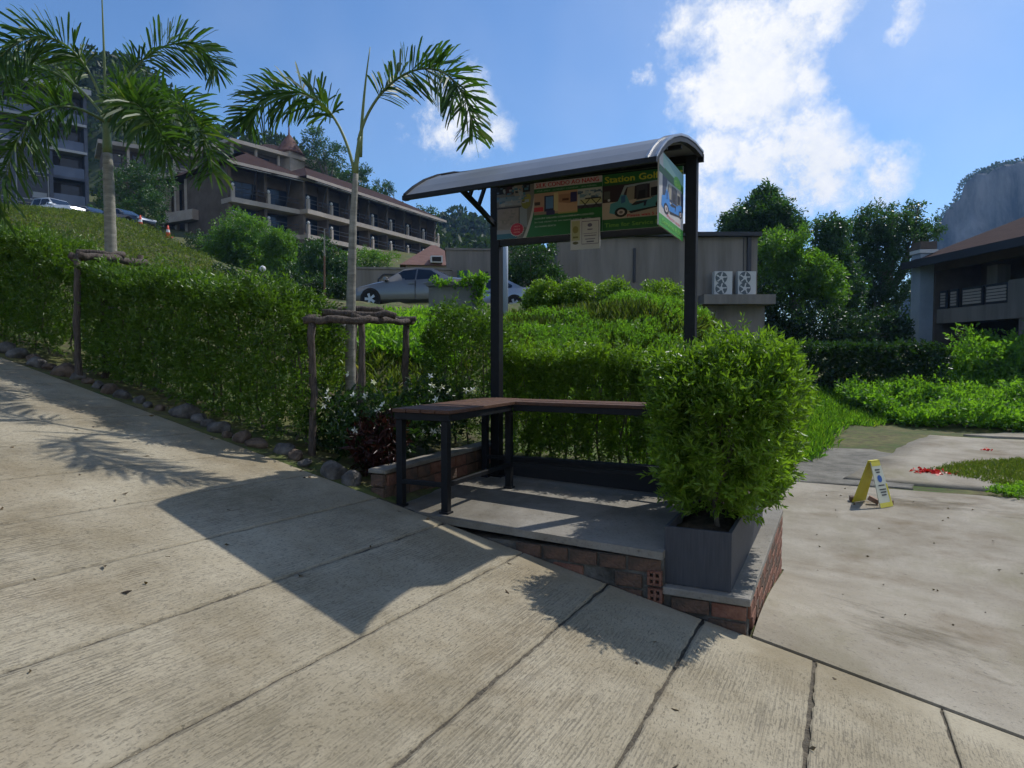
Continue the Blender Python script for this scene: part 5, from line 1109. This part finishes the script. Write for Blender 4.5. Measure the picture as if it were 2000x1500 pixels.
# ------------------------------------------------------------------ cars
def carpaint(n, c): return mat(n, c, .3, metal=.55, spec=.5, coat=.6)
M_tyre = mat('tyre', (.015, .015, .016), .85); M_rim = mat('alloy_rim', (.42, .42, .44), .35, metal=.8); M_lamp = mat('lamp_glass', (.55, .56, .58), .15, spec=.7); M_tail = mat('tail_lamp', (.30, .02, .02), .2)
def car(label, loc, rz, M, kind='sedan', cat='car', group=None, scale=1.0):
    """x forward; stations of (x, half width, sill, belt, roof, roof half width)"""
    root = thing('parked_car', label, cat, loc, rz, group); root.scale = (scale,) * 3
    if kind == 'sedan': ST = [(2.25, .55, .38, .52, .53, .5), (2.15, .74, .24, .66, .67, .66), (1.85, .84, .2, .76, .78, .74), (1.3, .875, .2, .86, .90, .76), (.95, .88, .2, .92, .97, .72), (.2, .88, .2, .94, 1.40, .58), (-.3, .88, .2, .96, 1.445, .58), (-.85, .88, .2, .98, 1.40, .57), (-1.55, .87, .2, 1.0, 1.06, .66), (-1.95, .84, .22, .98, 1.02, .70), (-2.2, .74, .3, .9, .92, .66), (-2.27, .6, .4, .8, .81, .55)]; win = [((.82, .98), (.22, 1.34), (-.28, 1.375), (-.28, .99)), ((-.34, .99), (-.34, 1.375), (-.82, 1.33), (-1.18, 1.12), (-1.18, 1.02))]; wb = (1.38, -1.32)
    else: ST = [(2.6, .7, .5, .8, .82, .66), (2.5, .84, .35, .98, 1.0, .78), (1.5, .9, .32, 1.08, 1.12, .8), (1.1, .9, .32, 1.1, 1.16, .78), (.5, .9, .32, 1.12, 1.70, .66), (-.9, .9, .32, 1.12, 1.72, .66), (-1.1, .9, .32, 1.12, 1.16, .8), (-2.5, .9, .34, 1.12, 1.14, .84), (-2.6, .86, .5, 1.1, 1.12, .82)]; win = [((.95, 1.18), (.5, 1.62), (-.1, 1.64), (-.1, 1.18)), ((-.17, 1.18), (-.17, 1.64), (-.85, 1.64), (-.85, 1.18))]; wb = (1.6, -1.55)
    mb = MB(); vs = []; n = 10
    for x, w, zs, zb, zr, wr in ST:
        zm = zs + (zb - zs) * .55; sec = [(w * .9, zs), (w, zs + .1), (w * 1.01, zm), (w * .96, zb), (wr, zr)]
        vs += [(x, y, z) for y, z in sec] + [(x, -y, z) for y, z in sec[::-1]]
    fs = [(i * n + j, (i + 1) * n + j, (i + 1) * n + (j + 1) % n, i * n + (j + 1) % n) for i in range(len(ST) - 1) for j in range(n)] + [tuple(range(n)), tuple(range((len(ST) - 1) * n, len(ST) * n))[::-1]]
    b = mb.add(vs, fs).build('body', M, root, local=True, smooth=True); bv = b.modifiers.new('bevel', 'BEVEL'); bv.width = .03; bv.segments = 2; bv.angle_limit = R(25)
    def sideY(x, z):
        for a, c in zip(ST, ST[1:]):
            if a[0] >= x >= c[0]:
                t = (a[0] - x) / (a[0] - c[0]); w = a[1] + (c[1] - a[1]) * t; zb = a[3] + (c[3] - a[3]) * t; zr = a[4] + (c[4] - a[4]) * t; wr = a[5] + (c[5] - a[5]) * t
                return w * .96 + (wr - w * .96) * np.clip((z - zb) / max(zr - zb, 1e-3), 0, 1) if z > zb else w
        return .8
    for s in (1, -1):
        for wp in win:
            pts = [(x, s * (sideY(x, z) + .012), z) for x, z in wp]; inn = [(x, s * (sideY(x, z) - .02), z) for x, z in wp]; k = len(wp)
            MB().add(pts + inn, [tuple(range(k)), tuple(range(k, 2 * k))[::-1]] + [(i, (i + 1) % k, (i + 1) % k + k, i + k) for i in range(k)]).build('side_window', M_glass, root, local=True)
        m0 = win[0][0]; MB().box((m0[0] - .02, s * (sideY(m0[0], m0[1]) + .1), m0[1] + .05), (.12, .2, .13)).build('mirror', M, root, local=True, bevel=.02)
        d0 = MB(); xx = win[0][3][0] - .03; d0.span(xx - .008, xx + .008, s * .87 if s > 0 else -.902, .902 if s > 0 else -.87, .3, .95); d0.build('door_seam', M_dframe, root, local=True)
        for xx in (win[0][3][0] + .12, win[1][2][0] + .1): MB().box((xx, s * .9, .86 if kind == 'sedan' else 1.0), (.2, .03, .035)).build('door_handle', M, root, local=True)
        for x in wb:
            tr_ = .33 if kind == 'sedan' else .38; mb = MB(); mb.prism([(x + (tr_ + .06) * math.cos(a * math.pi / 12), tr_ + (tr_ + .06) * math.sin(a * math.pi / 12)) for a in range(24)], s * .70, s * .895); mb.build('wheel_arch', M_darkin, root, local=True)
            mb = MB(); mb.prism([(x + tr_ * math.cos(a * math.pi / 12), tr_ + tr_ * math.sin(a * math.pi / 12)) for a in range(24)], s * .71, s * .915); wl_ = mb.build('wheel', M_tyre, root, local=True, bevel=.02)
            mb = MB(); mb.prism([(x + .07 * math.cos(a * math.pi / 6), tr_ + .07 * math.sin(a * math.pi / 6)) for a in range(12)], s * .90, s * .93)
            for a in range(5): c_, s_ = math.cos(a * 1.2566), math.sin(a * 1.2566); mb.prism([(x + c_ * .05 - s_ * .04, tr_ + s_ * .05 + c_ * .04), (x + c_ * .2 - s_ * .05, tr_ + s_ * .2 + c_ * .05), (x + c_ * .2 + s_ * .05, tr_ + s_ * .2 - c_ * .05), (x + c_ * .05 + s_ * .04, tr_ + s_ * .05 - c_ * .04)], s * .895, s * .925)
            mb.build('rim', M_rim, wl_, local=True)
        MB().box((ST[1][0] - .06, s * .6, ST[1][3] - .04), (.22, .3, .12)).build('headlight', M_lamp, root, local=True, bevel=.03); MB().box((ST[-3][0] - .12, s * .66, ST[-3][3] - .08), (.25, .24, .14)).build('tail_light', M_tail, root, local=True, bevel=.03)
    iw = 5 if kind == 'sedan' else 4
    def glass(a, c, nm):
        ta, tb_ = .12, .90; P = lambda t, s: (a[0] + (c[0] - a[0]) * t, s * (a[5] * .97 + (c[5] * .95 - a[5] * .97) * t), a[4] + (c[4] - a[4]) * t + .012)
        q = [P(ta, 1), P(ta, -1), P(tb_, -1), P(tb_, 1)]; MB().add(q + [(x, y, z - .03) for x, y, z in q], [(0, 1, 2, 3), (7, 6, 5, 4), (0, 4, 5, 1), (1, 5, 6, 2), (2, 6, 7, 3), (3, 7, 4, 0)]).build(nm, M_glass, root, local=True)
    glass(ST[4 if kind == 'sedan' else 3], ST[iw], 'windscreen')
    if kind == 'sedan': glass(ST[8], ST[7], 'rear_window')
    return root
M_silver = carpaint('silver_paint', (.15, .145, .14)); M_pearl = carpaint('pearl_paint', (.3, .32, .36)); M_wcar = carpaint('white_paint_car', (.62, .63, .64)); M_dcar = carpaint('dark_blue_paint', (.03, .04, .06))
def place(u, d, head, **k):
    q = RF((u - 1000) / FPX * d, d); h = RF(*head); return dict(loc=(q[0], q[1], tz(q[0], q[1])), rz=math.atan2(h[1], h[0]), **k)
car('silver sedan parked side-on behind the low concrete wall', M=M_silver, **place(812, 25.2, (-.97, .20)))
car('pale blue-grey sedan parked behind the silver one, half hidden by the shelter post', M=M_pearl, **place(960, 30, (-.95, .3)))
car('white pickup truck parked at the top of the grassy bank', M=M_wcar, kind='pickup', **place(112, 48.5, (.9, -.3)), cat='pickup truck')
car('dark car at the top of the bank just left of the far palm trunk', M=M_dcar, **place(185, 49, (.9, -.3)))
car('dark car at the top of the bank just right of the far palm trunk', M=M_dcar, **place(248, 48, (.9, -.3)))
# ------------------------------------------------------------------ traffic cones
M_cone = mat('cone_orange', (.60, .09, .05), .6); M_coneb = mat('cone_band', (.7, .7, .7), .5)
for i, (u, d) in enumerate(((70, 46), (152, 46.5), (281, 45), (334, 44.3))):
    q = RF((u - 1000) / FPX * d, d); z = tz(q[0], q[1]) + .04
    c_ = thing('traffic_cone', ('leftmost', 'second from left', 'third from left', 'rightmost')[i] + ' orange traffic cone on the crest of the grassy bank', 'traffic cone', (q[0], q[1], z), 0, 'cones along the bank crest')
    MB().box((0, 0, .03), (.42, .42, .06)).build('base', M_cone, c_, local=True); MB().lathe([(.17, .061), (.115, .33), (.085, .52), (.04, .78)], n=14).build('body', M_cone, c_, local=True, smooth=True); MB().lathe([(.121, .33), (.092, .50)], n=14).build('band', M_coneb, c_, local=True)
# ------------------------------------------------------------------ folding floor sign, bricks and litter in the yard
M_yel = mat('yellow_plastic', (.55, .46, .03), .5, (.62, .54, .08), 5); M_pale = mat('faded_print', (.50, .50, .40), .55, (.56, .55, .40), 5); M_sblue = mat('sign_blue', (.03, .09, .30), .5); M_ink = mat('sign_ink', (.06, .06, .055), .6)
q = Zp(1704, 985, -.59); fz = tz(q[0], q[1]) + .014
fs_ = thing('floor_sign', 'yellow folding A-frame floor sign standing in the yard', 'floor sign', (q[0], q[1], fz), YAW - 1.08)
hh, sp, w0, w1 = .63, .20, .15, .10
for s, nm, M in ((1, 'front_leaf', M_pale), (-1, 'rear_leaf', M_yel)):
    mb = MB(); th = .012
    def pt(x, t, o): return (s * (sp * (1 - t) + .012 + o), x, hh * t)
    vs = [pt(a * (w0 + (w1 - w0) * t), t, o) for o in (0, th) for t, a in ((0, -1), (0, 1), (1, 1), (1, -1))]
    lf = mb.add(vs, [(0, 1, 2, 3), (7, 6, 5, 4), (0, 4, 5, 1), (1, 5, 6, 2), (2, 6, 7, 3), (3, 7, 4, 0)]).build(nm, M, fs_, local=True)
    mb = MB(); o = th + .002
    def patch(mb, x0, x1, t0, t1, oo=o): mb.add([pt(x0, t0, oo), pt(x1, t0, oo), pt(x1, t1, oo), pt(x0, t1, oo)], [(0, 1, 2, 3)])
    if s > 0:
        for q4 in ((-.145, .145, 0, .1), (-.10, .10, .9, 1), (.10, .135, .101, .5)): mbY = MB(); patch(mbY, *q4); mbY.build('yellow_border', M_yel, lf, local=True)
        for t0, x0, x1 in ((.80, -.06, .05), (.745, -.045, .04), (.46, -.07, .07), (.37, -.07, .075), (.31, -.06, .07), (.25, -.05, .06)): patch(mb, x0, x1, t0, t0 + .03, o + .001)
        m2 = MB(); m2.add([pt(.05 * math.cos(a * math.pi / 10), .62 + .08 * math.sin(a * math.pi / 10), o + .001) for a in range(20)], [tuple(range(20))]); m2.build('blue_disc', M_sblue, lf, local=True)
    else:
        for t0, x0, x1 in ((.40, -.06, .06), (.33, -.07, .05), (.26, -.06, .07)): patch(mb, x0, x1, t0, t0 + .025)
    mb.build('lettering', M_ink, lf, local=True)
MB().box((0, 0, hh), (.05, .2, .03)).build('hinge', M_yel, fs_, local=True)
def loose_brick(u, v, d, rz, la, M, tilt=0):
    q = Zp(u, v, fz); o = MB().box((0, 0, 0), (.15, .07, .065)).build('loose_brick', M, None, bevel=.005); o.location = (q[0], q[1], tz(q[0], q[1]) + .048 + tilt * .05); o.rotation_euler = (0, tilt, rz); tag(o, la, 'brick')
loose_brick(1664, 978, 10, YAW + 1.2, 'dark loose brick at the left foot of the folding floor sign', M_brickd)
loose_brick(1733, 986, 10, YAW + .1, 'brown loose brick at the right foot of the folding floor sign', M_brick)
loose_brick(1706, 984, 10, YAW - .5, 'tilted pinkish brick lying under the folding floor sign', mat('pink_brick', (.32, .2, .15), .9), .45)
pt_ = Zp(1820, 926, -.58); pp = np.c_[rng.normal(pt_[0], .16, 90), rng.normal(pt_[1], .12, 90), np.zeros(90)]; p3_ = Zp(1925, 884, -.56); pp = np.r_[pp, np.c_[rng.normal(p3_[0], .05, 14), rng.normal(p3_[1], .05, 14), np.zeros(14)]]; pp[:, 2] = terr(pp[:, 0], pp[:, 1]) + .02 + rng.random(len(pp)) * .03
leafobj('fallen_petals', leaves(pp, rng.normal(size=(len(pp), 3)) * [1, 1, .35], .08, .05), M_redpetal)['kind'] = 'stuff'
tag(bpy.data.objects['fallen_petals'], 'bright red fallen petals scattered on the yard', 'petals')
q = Zp(1912, 806, -.45); bx = thing('drain_box', 'small dark box with pale lid at the creeper edge of the yard', 'box', (q[0], q[1], tz(q[0], q[1])))
MB().box((q[0], q[1], tz(q[0], q[1]) + .14), (.38, .3, .26), YAW).build('case', M_darkin, bx); MB().box((q[0], q[1], tz(q[0], q[1]) + .29), (.42, .34, .035), YAW).build('lid', M_cement, bx)
# fallen leaves on the yard and the road
lp = np.c_[rng.uniform(-.2, 6, 110), rng.uniform(4.6, 12.5, 110)]; lp = np.c_[lp, terr(lp[:, 0], lp[:, 1]) + .018]; rp_ = np.c_[rng.uniform(-6, 1.5, 60), rng.uniform(1.2, 4.2, 60)]; rp_ = np.c_[rp_, roadz(rp_[:, 0], rp_[:, 1]) + .004]
lp = np.r_[lp, rp_]; o = leafobj('fallen_leaves', leaves(lp, rng.normal(size=(len(lp), 3)) * [1, 1, .15], rng.uniform(.02, .055, len(lp)), .02), leafmat('dry_leaf', (.07, .045, .02), (.13, .085, .035), None, .1)); tag(o, 'small dry brown leaves scattered over the concrete', 'leaves', kind='stuff')
# ------------------------------------------------------------------ haze
hz = MB().span(-560, 900, -160, 1150, -12, 190).build('haze', None); hm = bpy.data.materials.new('haze'); hm.use_nodes = True
hn = hm.node_tree.nodes; hn.clear(); pv = hn.new('ShaderNodeVolumePrincipled'); pv.inputs['Color'].default_value = (.32, .56, 1, 1); pv.inputs['Density'].default_value = .00026; pv.inputs['Anisotropy'].default_value = .15
ho = hn.new('ShaderNodeOutputMaterial'); hm.node_tree.links.new(pv.outputs[0], ho.inputs['Volume']); hz.data.materials.append(hm); tag(hz, 'thin blue air haze over the whole place', 'haze', kind='stuff')
